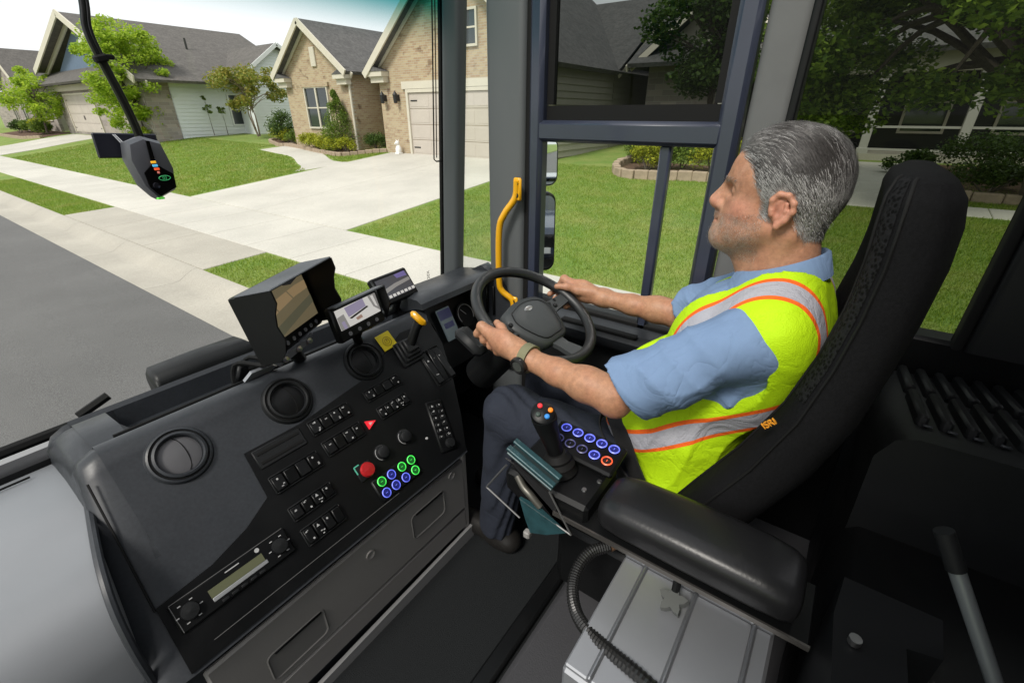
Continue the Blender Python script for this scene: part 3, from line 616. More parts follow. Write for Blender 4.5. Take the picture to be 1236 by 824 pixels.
# mulch beds with stone edging, each stone a piece
mulch = mat("mulch", (.10, .055, .035), 1, var=(9, .4), bump=(30, 1, .03)); edge_m = mat("edging_stone", (.34, .26, .19), .9, var=(5, .2), bump=(30, .6, .01)); 
def bed(loop, edges, h=.14, w=.16, ln=.3, lift=.03):
    b = sempty("planting_bed"); m = MB(); n = len(loop); c = Vector((sum(p[0] for p in loop) / n, sum(p[1] for p in loop) / n))
    m.add([(c.x, c.y, tz(c.x, c.y) + lift + .07)] + [(x, y, tz(x, y) + lift) for x, y in loop], [(0, i + 1, (i + 1) % n + 1) for i in range(n)]); m.build("mulch", mulch, b, smooth=60)
    me = MB(); me.box((0, 0, h / 2), (ln - .012, w, h + .1), bev=.02); mesh = me.mesh("edging_stone", edge_m)
    E = [Vector(p) for p in edges]; acc = 0.0
    for p, q in zip(E[:-1], E[1:]):
        d = (q - p); L = d.length
        while acc < L:
            s = p + d * (acc / L); o = link("edging_stone", mesh, b, True); o.location = (s.x, s.y, tz(s.x, s.y) - .03 + rnd.uniform(-.012, .012)); o.rotation_euler = (rnd.uniform(-.03, .03), 0, math.atan2(d.y, d.x) + rnd.uniform(-.05, .05)); acc += ln
        acc -= L
    return b
lp = [tuple(v)[:2] for v in spline([(14.8, 5.9, 0), (13.2, 5.75, 0), (12.35, 5.2, 0), (12.3, 4.4, 0), (12.5, 3.4, 0), (12.55, 2.2, 0), (12.7, 1.4, 0), (14.6, 1.2, 0)], 5)]
bed(lp, lp, .2, .2, .36)
lp = [tuple(v)[:2] for v in spline([(13.3, 23.2, 0), (12.95, 21.4, 0), (12.6, 20.0, 0), (12.3, 18.6, 0), (12.1, 17.3, 0), (12.9, 16.6, 0), (13.4, 15.98, 0)], 4)]
bed(lp + [(13.4, 22.4)], lp, .13)
lp = [tuple(v)[:2] for v in spline([(15.8, 26.8, 0), (14.4, 26.6, 0), (13.5, 24.6, 0), (13.2, 23.6, 0), (13.6, 22.7, 0)], 4)]
bed(lp + [(15.6, 23)], lp, .12)
lp = [(9.3, 48.6), (8.8, 51), (8.8, 54), (8.9, 58), (9.0, 62)]; bed(lp + [(11.4, 62), (11.4, 48.8)], lp, .15, .2, .45)
lp = [(12.55, -1.2), (12.5, -3), (12.5, -6), (12.6, -9)]; bed(lp + [(17.4, -9), (17.4, -1.2)], lp, .16, .16, .45)
# small white garden figure by the garage
st = thing("garden_statue", "small white seated animal figure beside the garage door", "statue", P(13.15, 14.95)); wm = mat("white_stone", (.8, .79, .76), .6)
zb = tz(13.15, 14.95)
m = MB(); m.box((13.15, 14.95, zb + .05), (.22, .22, .08), bev=.015); m.build("plinth", wm, st)
m = MB(); m.lathe([(.10, .08), (.12, .14), (.115, .22), (.08, .32), (.06, .36)], Matrix.Translation((13.15, 14.95, zb)), 12); m.tube([(13.09, 15.0, zb + .08), (13.08, 14.99, zb + .2), (13.13, 14.97, zb + .28)], [.03, .028, .035], 8); m.tube([(13.09, 14.9, zb + .08), (13.08, 14.91, zb + .2), (13.13, 14.93, zb + .28)], [.03, .028, .035], 8); m.build("body", wm, st, smooth=50)
m = MB(); m.lathe([(.0, .34), (.06, .36), (.085, .42), (.07, .48), (.0, .51)], Matrix.Translation((13.12, 14.95, zb)), 12); m.tube([(13.06, 14.95, zb + .42), (12.99, 14.95, zb + .4)], [.045, .03], 8); m.build("head", wm, st, smooth=50)
for s in (-1, 1): m = MB(); m.tube([(13.13, 14.95 + s * .05, zb + .47), (13.13, 14.95 + s * .075, zb + .55)], [.025, .006], 6); m.build("ear", wm, st)
# ------------------------------------------------------------------ the truck cab round the camera
pl_blk = mat("plastic_black", (.0045, .0048, .0052), .38, spec=.25, rvar=.12, bump=(900, .12, .0006)); pl_drk = mat("plastic_dark", (.0105, .0112, .012), .48, spec=.25, rvar=.12, var=(5, .06), bump=(700, .18, .0008))
pl_gry = mat("plastic_slate", (.030, .033, .038), .40, spec=.4, rvar=.12, fine=(150, .12), var=(4, .10), bump=(650, .16, .0008)); pl_mid = mat("plastic_grey", (.24, .23, .222), .55, spec=.3, rvar=.1, var=(3, .05), bump=(600, .2, .0008))
navy = mat("navy_paint", (.030, .036, .058), .32, var=(6, .08), coat=.3); rubber = mat("black_rubber", (.007, .007, .007), .7, spec=.2); pil_m = mat("pillar_grey", (.088, .096, .10), .55, bump=(500, .15, .0006))
trimg = mat("pillar_trim_fabric", (.115, .118, .118), .7, bump=(900, .3, .0008), var=(9, .06)); floor_m = mat("floor_rubber", (.011, .0125, .0135), .75, spec=.18, bump=(420, .8, .003), fine=(300, .3)); plat_m = mat("platform_grey", (.045, .045, .049), .65, spec=.25, bump=(260, .5, .002))
yellow = mat("yellow_paint", (.72, .36, .005), .35, coat=.4); steel = mat("bright_steel", (.55, .55, .55), .3, 1.0); alu = mat("aluminium", (.30, .31, .33), .42, .5, var=(3, .06))
clear = glass("clear_glass", (.88, .92, .90), .035); wsg = glass("windshield_glass", (.93, .95, .94), .02, band=(.19, .34, (.02, .26, .27))); tint = glass("tinted_glass", (.30, .32, .31), .006); tint2 = glass("rear_tinted_glass", (.37, .40, .36), .006)
cab = thing("truck_cab", "dark truck cab with navy door frame, side windows and black floor", "truck", (0.2, .3, -1.4))
def part(name, m, mt, parent=None, smooth=40): return m.build(name, mt, cab if parent is None else parent, smooth)

m = MB(); m.box((.15, .25, -1.43), (2.7, 2.3, .06)); part("floor", m, floor_m)
m = MB(); m.box((.96, -.24, -1.345), (1.06, 1.3, .11), bev=.02); part("seat_platform", m, plat_m)
m = MB(); m.box((.955, .47, -1.385), (1.05, .05, .03), bev=.008); part("floor_edge_trim", m, pl_blk)
m = MB(); m.box((.2, 1.40, -1.25), (2.6, .06, 1.05)); part("front_bulkhead", m, pl_blk)
m = MB(); m.box((.2, 1.52, -1.55), (2.7, .14, 1.6), bev=.06); part("front_body_panel", m, mat("truck_paint_grey", (.30, .31, .32), .35, coat=.5))
# side wall below the windows
m = MB(); m.prism([(.30, -1.4), (1.40, -1.4), (1.40, -.70), (.97, -.68), (.30, -.675)], (1.46, 0, 0), (0, 1, 0), (0, 0, 1), (.09, 0, 0)); part("door_panel", m, pl_drk)
dp = [(1.46, -.675), (1.40, -.69), (1.385, -.72), (1.40, -.76), (1.46, -.80)]
m = MB(); m.loft([[Vector((x, y, z)) for x, z in dp] for y in (.31, .96)]); part("door_ledge", m, pl_gry)
m = MB(); m.box((1.40, .62, -.694), (.035, .3, .012), bev=.004); part("ledge_groove", m, rubber)
m = MB(); m.box((1.392, .86, -.692), (.05, .10, .02), bev=.006); part("window_switch_plate", m, pl_blk)
for k in range(2): m = MB(); m.box((1.392, .84 + .04 * k, -.678), (.024, .024, .01), bev=.003); part("window_switch", m, pl_drk)
m = MB(); m.box((1.50, -.35, -.96), (.08, 1.29, .90), bev=.01); part("rear_side_panel", m, pl_blk)
# pillars
def post(name, mt, p0, p1, sx, sy, bev=.012):
    p0, p1 = Vector(p0), Vector(p1); rings = []
    for c in (p0, p1): rings.append([c + Vector((a, b, 0)) for a, b in [(q[0], q[1]) for q in rrect(sx, sy, bev, 3)]])
    m = MB(); m.loft(rings); return part(name, m, mt, smooth=50)
post("front_pillar", pil_m, (1.455, 1.375, -.70), (1.44, 1.245, .75), .06, .085, .02)
post("front_pillar_seal", rubber, (1.442, 1.425, -.70), (1.43, 1.295, .75), .03, .016, .004)
post("door_pillar", pil_m, (1.475, 1.068, -1.2), (1.47, 1.055, .75), .09, .165, .025)
post("door_seal", rubber, (1.468, .974, -1.2), (1.468, .968, .75), .05, .026, .008)
post("b_pillar_cover", trimg, (1.475, .235, -.70), (1.46, .222, .75), .07, .098, .02)
post("b_pillar_edge", pl_blk, (1.47, .181, -.70), (1.455, .170, .75), .05, .022, .006)
post("rear_pillar", pl_drk, (1.48, -.47, -.52), (1.47, -.485, .75), .09, .30, .02)
post("rear_pillar_seal", rubber, (1.465, -.31, -.52), (1.455, -.325, .75), .05, .022, .006)
m = MB(); m.box((.2, -1.02, -.35), (2.7, .08, 2.1)); part("rear_wall", m, pl_blk)
m = MB(); m.box((1.48, .1, .80), (.12, 2.5, .12), bev=.03); part("roof_rail", m, pil_m)
m = MB(); m.box((.2, 1.22, .80), (2.6, .12, .12), bev=.03); part("roof_header", m, pil_m)
m = MB(); m.box((.2, -.59, .885), (2.7, .94, .05), bev=.01); part("rear_shade_roof", m, pil_m)  # unseen rear strip of roof, length set to shade the back of the cab
# navy door frame
m = MB()
for ya, yb, za, zb in ((.905, .960, -.70, .76), (.285, .345, -.70, .76)):
    m.box((1.455, (ya + yb) / 2, (za + zb) / 2), (.06, yb - ya, zb - za), bev=.014)
m.box((1.4565, .625, -.054), (.058, .60, .066), bev=.012); m.box((1.4565, .625, .74), (.058, .60, .06), bev=.012)
df = part("door_frame", m, navy)
m = MB(); m.box((1.462, .4825, -.385), (.03, .034, .60), bev=.006); part("mullion", m, navy)
m = MB(); m.box((1.462, .625, -.672), (.03, .5595, .02), bev=.004); part("window_gasket", m, rubber, df)
for c_, z_ in (((1.47, .625, .0), (.02, .5595, .045)), ((1.47, .8925, .37), (.02, .025, .69)), ((1.47, .357, .37), (.02, .024, .69))): m = MB(); m.box(c_, z_); part("window_gasket", m, rubber, df)
def pane(name, x, y0, y1, z0, z1, mt, lean=0.0):
    m = MB(); m.quad((x, y0, z0), (x, y1, z0), (x - lean, y1, z1), (x - lean, y0, z1)); o = m.build(name, mt, cab, recalc=False); return o
pane("upper_window_pane", 1.472, .37, .88, .022, .72, tint); pane("lower_window_pane", 1.466, .5, .905, -.665, -.087, clear); pane("sliding_window_pane", 1.47, .345, .466, -.665, -.087, clear)
pane("rear_window_pane", 1.47, -.31, .18, -.51, .75, tint2)
m = MB(); m.quad((1.46, 1.147, -.68), (1.46, 1.335, -.68), (1.445, 1.21, .75), (1.445, 1.14, .75)); m.build("quarter_window_pane", clear, cab, recalc=False)
m = MB(); m.quad((-1.1, 1.415, -.69), (1.43, 1.415, -.69), (1.42, 1.285, .76), (-1.1, 1.285, .76)); m.build("windshield", wsg, cab, recalc=False)
m = MB(); m.tube([(-1.1, 1.42, -.692), (1.44, 1.42, -.692)], .014, 8); part("windshield_seal", m, rubber)
m = MB(); m.tube([(1.36, 1.285, .6), (1.36, 1.318, .2), (1.363, 1.352, -.16), (1.375, 1.352, -.168), (1.40, 1.345, -.168)], .0028, 6); m.tube([(1.374, 1.285, .6), (1.374, 1.318, .2), (1.376, 1.35, -.155)], .0022, 6); part("antenna_wire", m, rubber)
# yellow grab handle
hp = spline([(1.40, .985, -.215), (1.40, .992, -.275), (1.385, 1.03, -.335), (1.38, 1.052, -.40), (1.38, 1.055, -.59), (1.385, 1.045, -.64), (1.40, 1.005, -.675), (1.40, .998, -.72)], 5)
m = MB(); rings = []
m.tube(hp, .0125, 10); gh = part("grab_handle", m, yellow)
for yy, z0, z1 in ((.983, -.285, -.205), (.997, -.735, -.66)):
    m = MB(); m.box((1.402, yy, (z0 + z1) / 2), (.012, .034, z1 - z0), bev=.005); part("handle_plate", m, yellow, gh)
    for zz in (z0 + .02, z1 - .02): m = MB(); m.cyl((1.392, yy, zz), (1.398, yy, zz), .0085, n=8); part("bolt", m, blackm, gh)
# left dash cover, pale grey
prof = [(1.39, -1.3), (1.39, -.745), (1.34, -.735), (1.25, -.73), (1.12, -.735), (1.0, -.75), (.93, -.775), (.885, -.82), (.865, -.89), (.86, -1.0), (.87, -1.4), (1.2, -1.42)]
m = MB(); m.loft([[Vector((x + (.10 * max(0, (p[0] - .86) / .5) if x > -.1 else 0), p[0], p[1])) for p in prof] for x in (-1.1, -.55, -.005)]); cov = part("left_dash_cover", m, mat("cover_grey", (.21, .22, .235), .4, var=(3, .05), bump=(500, .15, .0008)), smooth=60)
edge = [(x, y, z) for x, y, z in ((.10, 1.37, -.735), (.075, 1.25, -.722), (.05, 1.12, -.727), (.025, 1.0, -.742), (.01, .93, -.767), (.0, .885, -.812), (-.005, .855, -.89), (-.005, .848, -1.0), (-.005, .85, -1.4))]
m = MB(); m.tube(spline(edge, 3), .008, 8); part("cover_edge_seal", m, pl_gry)
m = MB(); m.box((-.5, 1.33, -.728), (1.0, .003, .004)); part("cover_seam", m, rubber)
# wipers outside the glass
for k, (dx, dz) in enumerate(((0, 0), (-.06, -.035))):
    m = MB(); m.tube(spline([(-.5 + dx, 1.49, -.76 + dz), (-.1 + dx, 1.50, -.79 + dz), (.03 + dx, 1.50, -.80 + dz), (.12 + dx, 1.49, -.825 + dz)], 5), .007 if k else .010, 6); m.tube([(-.55 + dx, 1.475, -.77 + dz), (-.02 + dx, 1.48, -.80 + dz)], .005, 5)
    part("wiper", m, rubber)
# padded bar outside below the screen, seen above the dash tray
m = MB()
sec = [(-.05, -.055), (.05, -.055), (.06, .02), (.045, .05), (-.03, .055), (-.055, .03)]
m.loft([[Vector((x, 1.545 + a * s + b0, -.735 + b * s)) for a, b in sec] for x, s, b0 in ((.312, .8, -.01), (.325, 1, 0), (.45, 1, .012), (.585, 1, .01), (.60, .8, 0))]); part("front_bumper_pad", m, pl_drk, smooth=50)
m = MB(); m.tube([(.13, 1.475, -.70), (.20, 1.47, -.672)], .012, 6); part("wiper_cap", m, rubber)
# engine box behind the seat: ribbed black lid
eb = [(-.19, -1.3), (-.165, -.61), (-.185, -.565), (-.215, -.55), (-.95, -.535), (-.95, -1.3)]
m = MB(); m.loft([[Vector((x, y, z - (x - 1.1) * .17 if z > -1 else z)) for y, z in eb] for x in (.96, .98, 1.44)]); ebx = part("engine_cover", m, pl_drk, smooth=50)
RB = Matrix.Rotation(math.atan(.17), 3, 'Y')
for row, (x0, x1) in enumerate(((1.04, 1.22), (1.245, 1.43))):
    for k in range(14):
        y = -.225 - k * .036; xm = (x0 + x1) / 2; zt = -.550 - (y + .24) * .02 - (xm - 1.1) * .17
        m = MB(); m.box((xm, y, zt + .008), (x1 - x0, .019, .03), RB, bev=.005); part("vent_rib", m, pl_drk, ebx)
        m = MB(); m.box((x0 - .006, y - .008, zt + .022), (.008, .016, .005), RB, bev=.002); part("rib_clip", m, pl_gry, ebx)
# lower rear console and grab tube near the camera
m = MB(); m.loft([[Vector((x, y, z)) for y, z in ((-.17, -1.3), (-.15, -.80), (-.19, -.76), (-.70, -.75), (-.70, -1.3))] for x in (.50, .52, .97)]); part("rear_console", m, pl_blk, smooth=50)
m = MB(); m.prism([(.62, -.14), (.70, -.15), (.70, -.27), (.63, -.265), (.62, -.225), (.52, -.225), (.46, -.20), (.46, -.145)], (0, 0, -.90), (1, 0, 0), (0, 1, 0), (0, 0, .24)); part("console_bracket", m, mat("bracket_dark", (.006, .0064, .007), .5, spec=.1), smooth=30)
tb = MB(); tb.tube(spline([(.698, -.224, -.5125), (.681, -.278, -.603), (.664, -.332, -.693), (.62, -.47, -.925)], 5), .0100, 14); gt = part("grab_tube", tb, mat("tube_grey", (.25, .27, .28), .35, .6))
tb = MB(); tb.tube([(.699, -.221, -.507), (.690, -.249, -.555)], .0118, 14); part("tube_sleeve", tb, pl_drk, gt)
m = MB(); m.box((.60, -.46, -.63), (.02, .22, .5), Matrix.Rotation(R(8), 3, 'Z'), bev=.008); part("console_divider", m, pl_blk)
for bx, by, bz in ((.66, -.165, -.748), (.56, -.19, -.748), (.585, -.165, -.658), (.50, -.16, -.658)): m = MB(); m.cyl((bx, by, bz), (bx, by, bz + .010), .008, n=12); part("console_bolt", m, steel)
m = MB(); m.tube(spline([(.70, -.17, -.745), (.66, -.20, -.70), (.60, -.18, -.69), (.55, -.20, -.72), (.50, -.24, -.745)], 6), .005, 7); part("loose_cable", m, rubber)
# exterior mirror on the kerb side
mr = thing("side_mirror", "black exterior double mirror outside the driver's window", "mirror", (1.6, 1.05, -.3))
chrome = mat("mirror_glass", (.8, .82, .82), .02, 1.0)
nrm = Vector((-.52, -.85, .03)).normalized(); ux = Vector((0, 0, 1)).cross(nrm).normalized(); uy = nrm.cross(ux)
for c, w, h in (((1.80, 1.13, -.19), .15, .20), ((1.80, 1.13, -.50), .15, .36)):
    c = Vector(c); m = MB(); pol = rrect(w, h, .04, 5)
    rings = []
    for d, s in ((.004, .98), (0, 1), (-.03, 1.02), (-.075, .8), (-.085, .4)): rings.append([c + ux * p[0] * s + uy * p[1] * s + nrm * d for p in pol])
    m.loft(rings); h_ = m.build("housing", pl_blk, mr, 50)
    m = MB(); m.add([c + ux * p[0] * .9 + uy * p[1] * .93 + nrm * .006 for p in pol], [tuple(range(len(pol)))]); m.build("glass", chrome, h_)
m = MB(); m.tube(spline([(1.52, 1.10, .35), (1.7, 1.16, .33), (1.80, 1.22, .1), (1.81, 1.23, -.6), (1.72, 1.17, -.83), (1.52, 1.10, -.85)], 5), .014, 8); m.build("arm", pl_blk, mr, 50)
# ------------------------------------------------------------------ dashboard
A48 = R(48); DU = Vector((0, math.cos(A48), math.sin(A48))); DN = Vector((0, -math.sin(A48), math.cos(A48)))
def dp_(X, s, h=0.0): return Vector((X, .81, -1.0)) + DU * s + DN * h
dash = thing("dashboard", "dark slate dashboard with round vents, switch banks and radio across the cab", "dashboard", (.5, 1.0, -1.4))
def dpart(name, m, mt, parent=None, smooth=40): return m.build(name, mt, parent or dash, smooth)
body = [(.838, -1.40), (.832, -1.02), (.815, -1.006)] + [(dp_(0, s).y, dp_(0, s).z) for s in (.0, .12, .24, .36, .43, .455)] + [(1.132, -.640), (1.152, -.632), (1.175, -.636), (1.192, -.655), (1.20, -.70), (1.37, -.725), (1.385, -.675), (1.398, -.667), (1.408, -.68), (1.408, -1.4)]
cen = Vector((1.16, -1.05))
def ring(X, ins, sh=0.0, shut=0.0):
    out = []
    for i, (y, z) in enumerate(body):
        if (y, z) == (1.20, -.70): y, z = 1.20 + .04 * shut, -.70 + .058 * shut
        if (y, z) == (1.37, -.725): y, z = 1.37 - .02 * shut, -.725 + .068 * shut
        v = Vector((y, z)); d = cen - v; v2 = v + d * ins; s = max(0, min(1, (z + 1.0) / .36)); out.append(Vector((X + sh * s + (.08 * s if X < .1 else 0), v2.x, v2.y)))
    return out
m = MB(); m.loft([ring(-.030, .16, shut=1), ring(-.026, .09, shut=1), ring(-.012, .042, shut=1), ring(.014, .014, shut=1), ring(.05, .003, shut=1), ring(.10, 0, shut=1), ring(.165, 0, shut=1), ring(.185, 0, shut=0), ring(.3, 0), ring(.6, 0), ring(.80, 0, .05), ring(.875, 0, .17)]); db = dpart("body", m, pl_gry, smooth=38)
# black inlay that carries the controls
poly = [(.045, .008), (.872, .008), (.93, .11), (.99, .24), (1.03, .36), (1.035, .45), (.90, .455), (.70, .372), (.478, .345), (.325, .345), (.318, .225), (.25, .19), (.162, .165), (.05, .155)]
m = MB(); m.add([dp_(x, s, .004) for x, s in poly] + [dp_(x, s, -.01) for x, s in poly], [tuple(range(len(poly)))] + [(i, (i + 1) % len(poly), len(poly) + (i + 1) % len(poly), len(poly) + i) for i in range(len(poly))]); dpart("control_panel", m, pl_blk)
m = MB(); m.tube([dp_(-.0 + .02, s, .002) + Vector((.02 + .05 * s, 0, 0)) for s in (.15, .2, .3, .38, .44)], .0022, 6); dpart("panel_seam", m, rubber)
m = MB(); m.tube([(x, 1.19, -.640) for x in (.14, .3, .6, .85)], .004, 6); dpart("tray_seam", m, rubber)
# round air vents
for X, s, blade in ((.217, .412, True), (.48, .416, False), (.735, .421, False)):
    F = frame(dp_(X, s, .0), DN); m = MB()
    m.lathe([(.070, -.05), (.069, -.006), (.062, .008), (.058, .010), (.056, .004), (.053, .004), (.052, .012), (.047, .014), (.044, .010), (.044, -.02)], F, 40, cap=False); v = dpart("vent", m, pl_gry if blade else pl_drk, smooth=35)
    m = MB(); m.lathe([(.0, .005), (.030, .004), (.042, .001), (.044, -.004)], F, 32); dpart("vent_disc", m, mat("vent_disc_grey", (.085, .084, .09), .5) if blade else pl_blk, v)
    m = MB(); m.lathe([(.053, .0045), (.0535, .0075), (.056, .0075), (.0565, .0045)], F, 40, cap=False); dpart("vent_ring", m, rubber, v)
    m = MB(); m.tube([F @ Vector((.018 * math.cos(a * .9) - .004, .0415 * math.sin(a), .0048 - abs(math.sin(a)) ** 2 * .0035)) for a in np.linspace(-1.35, 1.35, 13)], .0013, 5); dpart("vent_blade", m, rubber, v)
# switch banks
ic_w = mat("icon_white", (.40, .40, .40), .5); ic_g = mat("icon_green", (.1, .5, .35), .5)
def icon(m, X, s, h, k, mi=1):
    g = random.Random(k * 7 + 3); q = .0042
    kind = g.randint(0, 3)
    if kind == 0: m.lathe([(.0026, 0), (.0026, .0008)], frame(dp_(X, s, h), DN), 8, mi)
    elif kind == 1: m.add([dp_(X + a, s + b, h + .0006) for a, b in ((-q, -q * .8), (q, -q * .8), (0, q))], [(0, 1, 2)], mi)
    else:
        for _ in range(3): a, b = g.uniform(-q, q), g.uniform(-q, q); m.add([dp_(X + a + c * .0022, s + b + d * .0012, h + .0006) for c, d in ((-1, -1), (1, -1), (1, 1), (-1, 1))], [(0, 1, 2, 3)], mi)
def bank(X0, X1, s0, s1, n, seed, label=None, blanks=()):
    c = dp_((X0 + X1) / 2, (s0 + s1) / 2); MT = frame(c, DN).to_3x3(); m = MB()
    w, h = X1 - X0, s1 - s0
    for a, b, cw, ch in ((-w / 2, 0, .003, h), (w / 2, 0, .003, h), (0, h / 2, w, .003), (0, -h / 2, w, .003)): m.box(c + MT @ Vector((a, b, .006)), (cw, ch, .008), MT, .001)
    b = dpart("switch_bank", m, pl_drk)
    for k in range(n):
        x = X0 + w * (k + .5) / n; m = MB(); R2 = MT @ Matrix.Rotation(R(5 if k % 2 else -4), 3, 'X')
        m.box(dp_(x, (s0 + s1) / 2, .008), (w / n - .003, h - .006, .012), R2, .002)
        if k not in blanks:
            icon(m, x - .002, (s0 + s1) / 2 + h * .22, .0155, seed + k)
            if (seed + k) % 3: icon(m, x + .003, (s0 + s1) / 2 - h * .25, .0155, seed + k + 31)
        dpart("rocker_switch", m, [pl_blk, ic_w], b)
bank(.339, .467, .218, .262, 4, 1, blanks=(1, 2)); bank(.486, .61, .296, .336, 4, 2); bank(.49, .61, .228, .270, 4, 3, blanks=(1,)); bank(.67, .80, .304, .338, 4, 4, blanks=(1, 2)); bank(.678, .79, .238, .274, 5, 5); bank(.339, .454, .137, .173, 4, 6); bank(.337, .443, .068, .112, 4, 7, blanks=(3,))
bank(.915, 1.0, .235, .36, 3, 8)
# card slots
c = dp_(.40, .314); MT = frame(c, DN).to_3x3(); m = MB(); m.box(c + MT @ Vector((0, 0, .004)), (.126, .05, .008), MT, .002); b = dpart("card_slot_tray", m, pl_drk)
for ds in (.012, -.012): m = MB(); m.box(c + MT @ Vector((0, ds, .0085)), (.11, .006, .003), MT); dpart("card_slot", m, rubber, b)
# hazard triangle
red_l = mat("red_lens", (.65, .02, .03), .3, emit=((1, .03, .05), .35)); red_p = mat("red_knob", (.38, .012, .015), .35, coat=.3)
m = MB(); m.prism([(-.014, -.013), (.016, 0), (-.014, .013)], dp_(.641, .247, .004), (1, 0, 0), DU, DN * .006); hz = dpart("hazard_button", m, red_l, smooth=20)
m = MB(); m.prism([(-.006, -.005), (.006, 0), (-.006, .005)], dp_(.640, .247, .0101), (1, 0, 0), DU, DN * .001); dpart("hazard_mark", m, mat("red_pale", (.8, .4, .4), .4), hz)
# emergency stop, dials
F = frame(dp_(.551, .142, .004), DN); m = MB(); m.box(dp_(.551, .142, .006), (.05, .044, .006), F.to_3x3(), .002); es = dpart("emergency_stop", m, pl_drk)
m = MB(); m.lathe([(.010, .0), (.010, .012), (.019, .014), (.021, .022), (.018, .028), (.0, .030)], F, 24); dpart("mushroom_knob", m, red_p, es)
m = MB(); m.box(dp_(.527, .155, .0102), (.003, .022, .001), F.to_3x3()); m.box(dp_(.535, .166, .0102), (.016, .003, .001), F.to_3x3()); dpart("stop_mark", m, ic_g, es)
for X, s in ((.708, .158), (.621, .157)):
    F = frame(dp_(X, s, .003), DN); m = MB(); m.lathe([(.024, 0), (.024, .004), (.019, .006), (.017, .018), (.014, .020), (.0, .020)], F, 24); d = dpart("rotary_knob", m, pl_drk)
    m = MB(); m.tube([F @ Vector((.021 * math.cos(a), .021 * math.sin(a), .0055)) for a in np.linspace(2.2, 4.2, 9)], .0008, 5); dpart("knob_scale", m, ic_w, d)
# lit keypad
def ledmat(name, c): return mat(name, c, .4, emit=(c, .38))
gl = ledmat("led_green", (.08, .9, .12)); bl = ledmat("led_blue", (.16, .20, .95)); orl = ledmat("led_orange", (1.0, .12, .04)); gd = mat("key_green", (.01, .10, .02), .4, emit=((.02, .5, .05), .04)); bd = mat("key_blue", (.012, .015, .12), .4, emit=((.05, .07, .8), .05)); od = mat("key_dark", (.02, .012, .01), .4)
F = frame(dp_(.621, .074, .006), DN); m = MB(); m.box(dp_(.621, .074, .006), (.152, .068, .010), F.to_3x3(), .004); kp = dpart("keypad", m, pl_blk)
for (X, s, g) in ((.571, .091, 1), (.606, .091, 0), (.645, .091, 1), (.681, .091, 1), (.566, .058, 0), (.601, .059, 0), (.638, .059, 0), (.675, .059, 1)):
    F = frame(dp_(X, s, .011), DN); m = MB(); m.lathe([(.0112, 0), (.0112, .004), (.0, .0045)], F, 20); m.lathe([(.0116, .003), (.0138, .0045), (.0116, .006)], F, 24, 1, cap=False); m.box(F @ Vector((0, 0, .0052)), (.006, .0012, .001), F.to_3x3(), mi=1); dpart("lit_key", m, [gd, gl] if g else [bd, bl], kp)
# climate pod
F = frame(dp_(.838, .122, .006), DN); rot = F.to_3x3() @ Matrix.Rotation(R(-16), 3, 'Z'); m = MB(); m.box(dp_(.838, .122, .007), (.062, .17, .012), rot, .004); cp = dpart("climate_panel", m, pl_blk)
for k in range(6):
    for j in range(2):
        o = dp_(.838, .122, .013) + rot @ Vector((-.014 + .028 * j, .064 - .02 * k, 0)); m = MB(); m.box(o, (.02, .013, .004), rot, .001); icon(m, (o - Vector((0, 0, 0))).x, (o.y - dp_(0, 0, .0155).y) / DU.y, .0165, k * 2 + j); dpart("climate_key", m, [pl_drk, ic_w], cp)
F2 = frame(dp_(.838, .122, .013) + rot @ Vector((.006, -.062, 0)), DN); m = MB(); m.lathe([(.016, 0), (.014, .012), (0, .013)], F2, 20); dpart("climate_dial", m, pl_drk, cp)
m = MB(); m.lathe([(.004, 0), (.004, .004), (0, .005)], frame(dp_(.77, .115, .004), DN), 10); dpart("indicator_light", m, ic_w)
# radio
F = frame(dp_(.186, .113, .006), DN); MT = F.to_3x3(); m = MB(); m.box(F @ Vector((0, 0, .001)), (.246, .064, .010), MT, .003); rd = dpart("radio", m, pl_blk)
m = MB(); m.box(F @ Vector((.002, .002, .0065)), (.115, .018, .002), MT); dpart("display", m, mat("lcd_olive", (.085, .09, .05), .3, emit=((.5, .5, .3), .03)), rd)
m = MB(); m.box(F @ Vector((.004, -.012, .0065)), (.118, .009, .0025), MT, .001); dpart("key_strip", m, mat("strip_silver", (.38, .39, .40), .35, .5), rd)
for dx in (-.095, .097):
    m = MB(); m.lathe([(.017, .005), (.016, .016), (.0, .018)], frame(F @ Vector((dx, 0, 0)), DN), 20); dpart("radio_knob", m, pl_drk, rd)
    m = MB()
    for a in range(6): v = Vector((dx + .022 * math.cos(a * 1.05), .022 * math.sin(a * 1.05), .0065)); m.box(F @ v, (.006, .002, .001), MT)
    dpart("radio_mark", m, ic_w, rd)
m = MB(); m.box(F @ Vector((0, .0315, .0062)), (.238, .0012, .001), MT); m.box(F @ Vector((-.119, 0, .0062)), (.0012, .06, .001), MT); dpart("radio_edge_line", m, mat("line_grey", (.12, .12, .12), .4), rd)
for k in range(5): m = MB(); m.box(F @ Vector((-.036 + .02 * k, -.025, .007)), (.014, .006, .003), MT, .001); dpart("preset_key", m, pl_drk, rd)
m = MB(); m.box(F @ Vector((.0, .022, .0065)), (.03, .0022, .001), MT); m.lathe([(.005, 0), (.005, .002)], frame(F @ Vector((.055, .022, .005)), DN), 12); dpart("radio_mark", m, ic_w, rd)
m = MB(); m.box(dp_(.35, .034, .0052), (.5, .0012, .001), frame((0, 0, 0), DN).to_3x3()); dpart("cover_seam", m, mat("line_grey"))
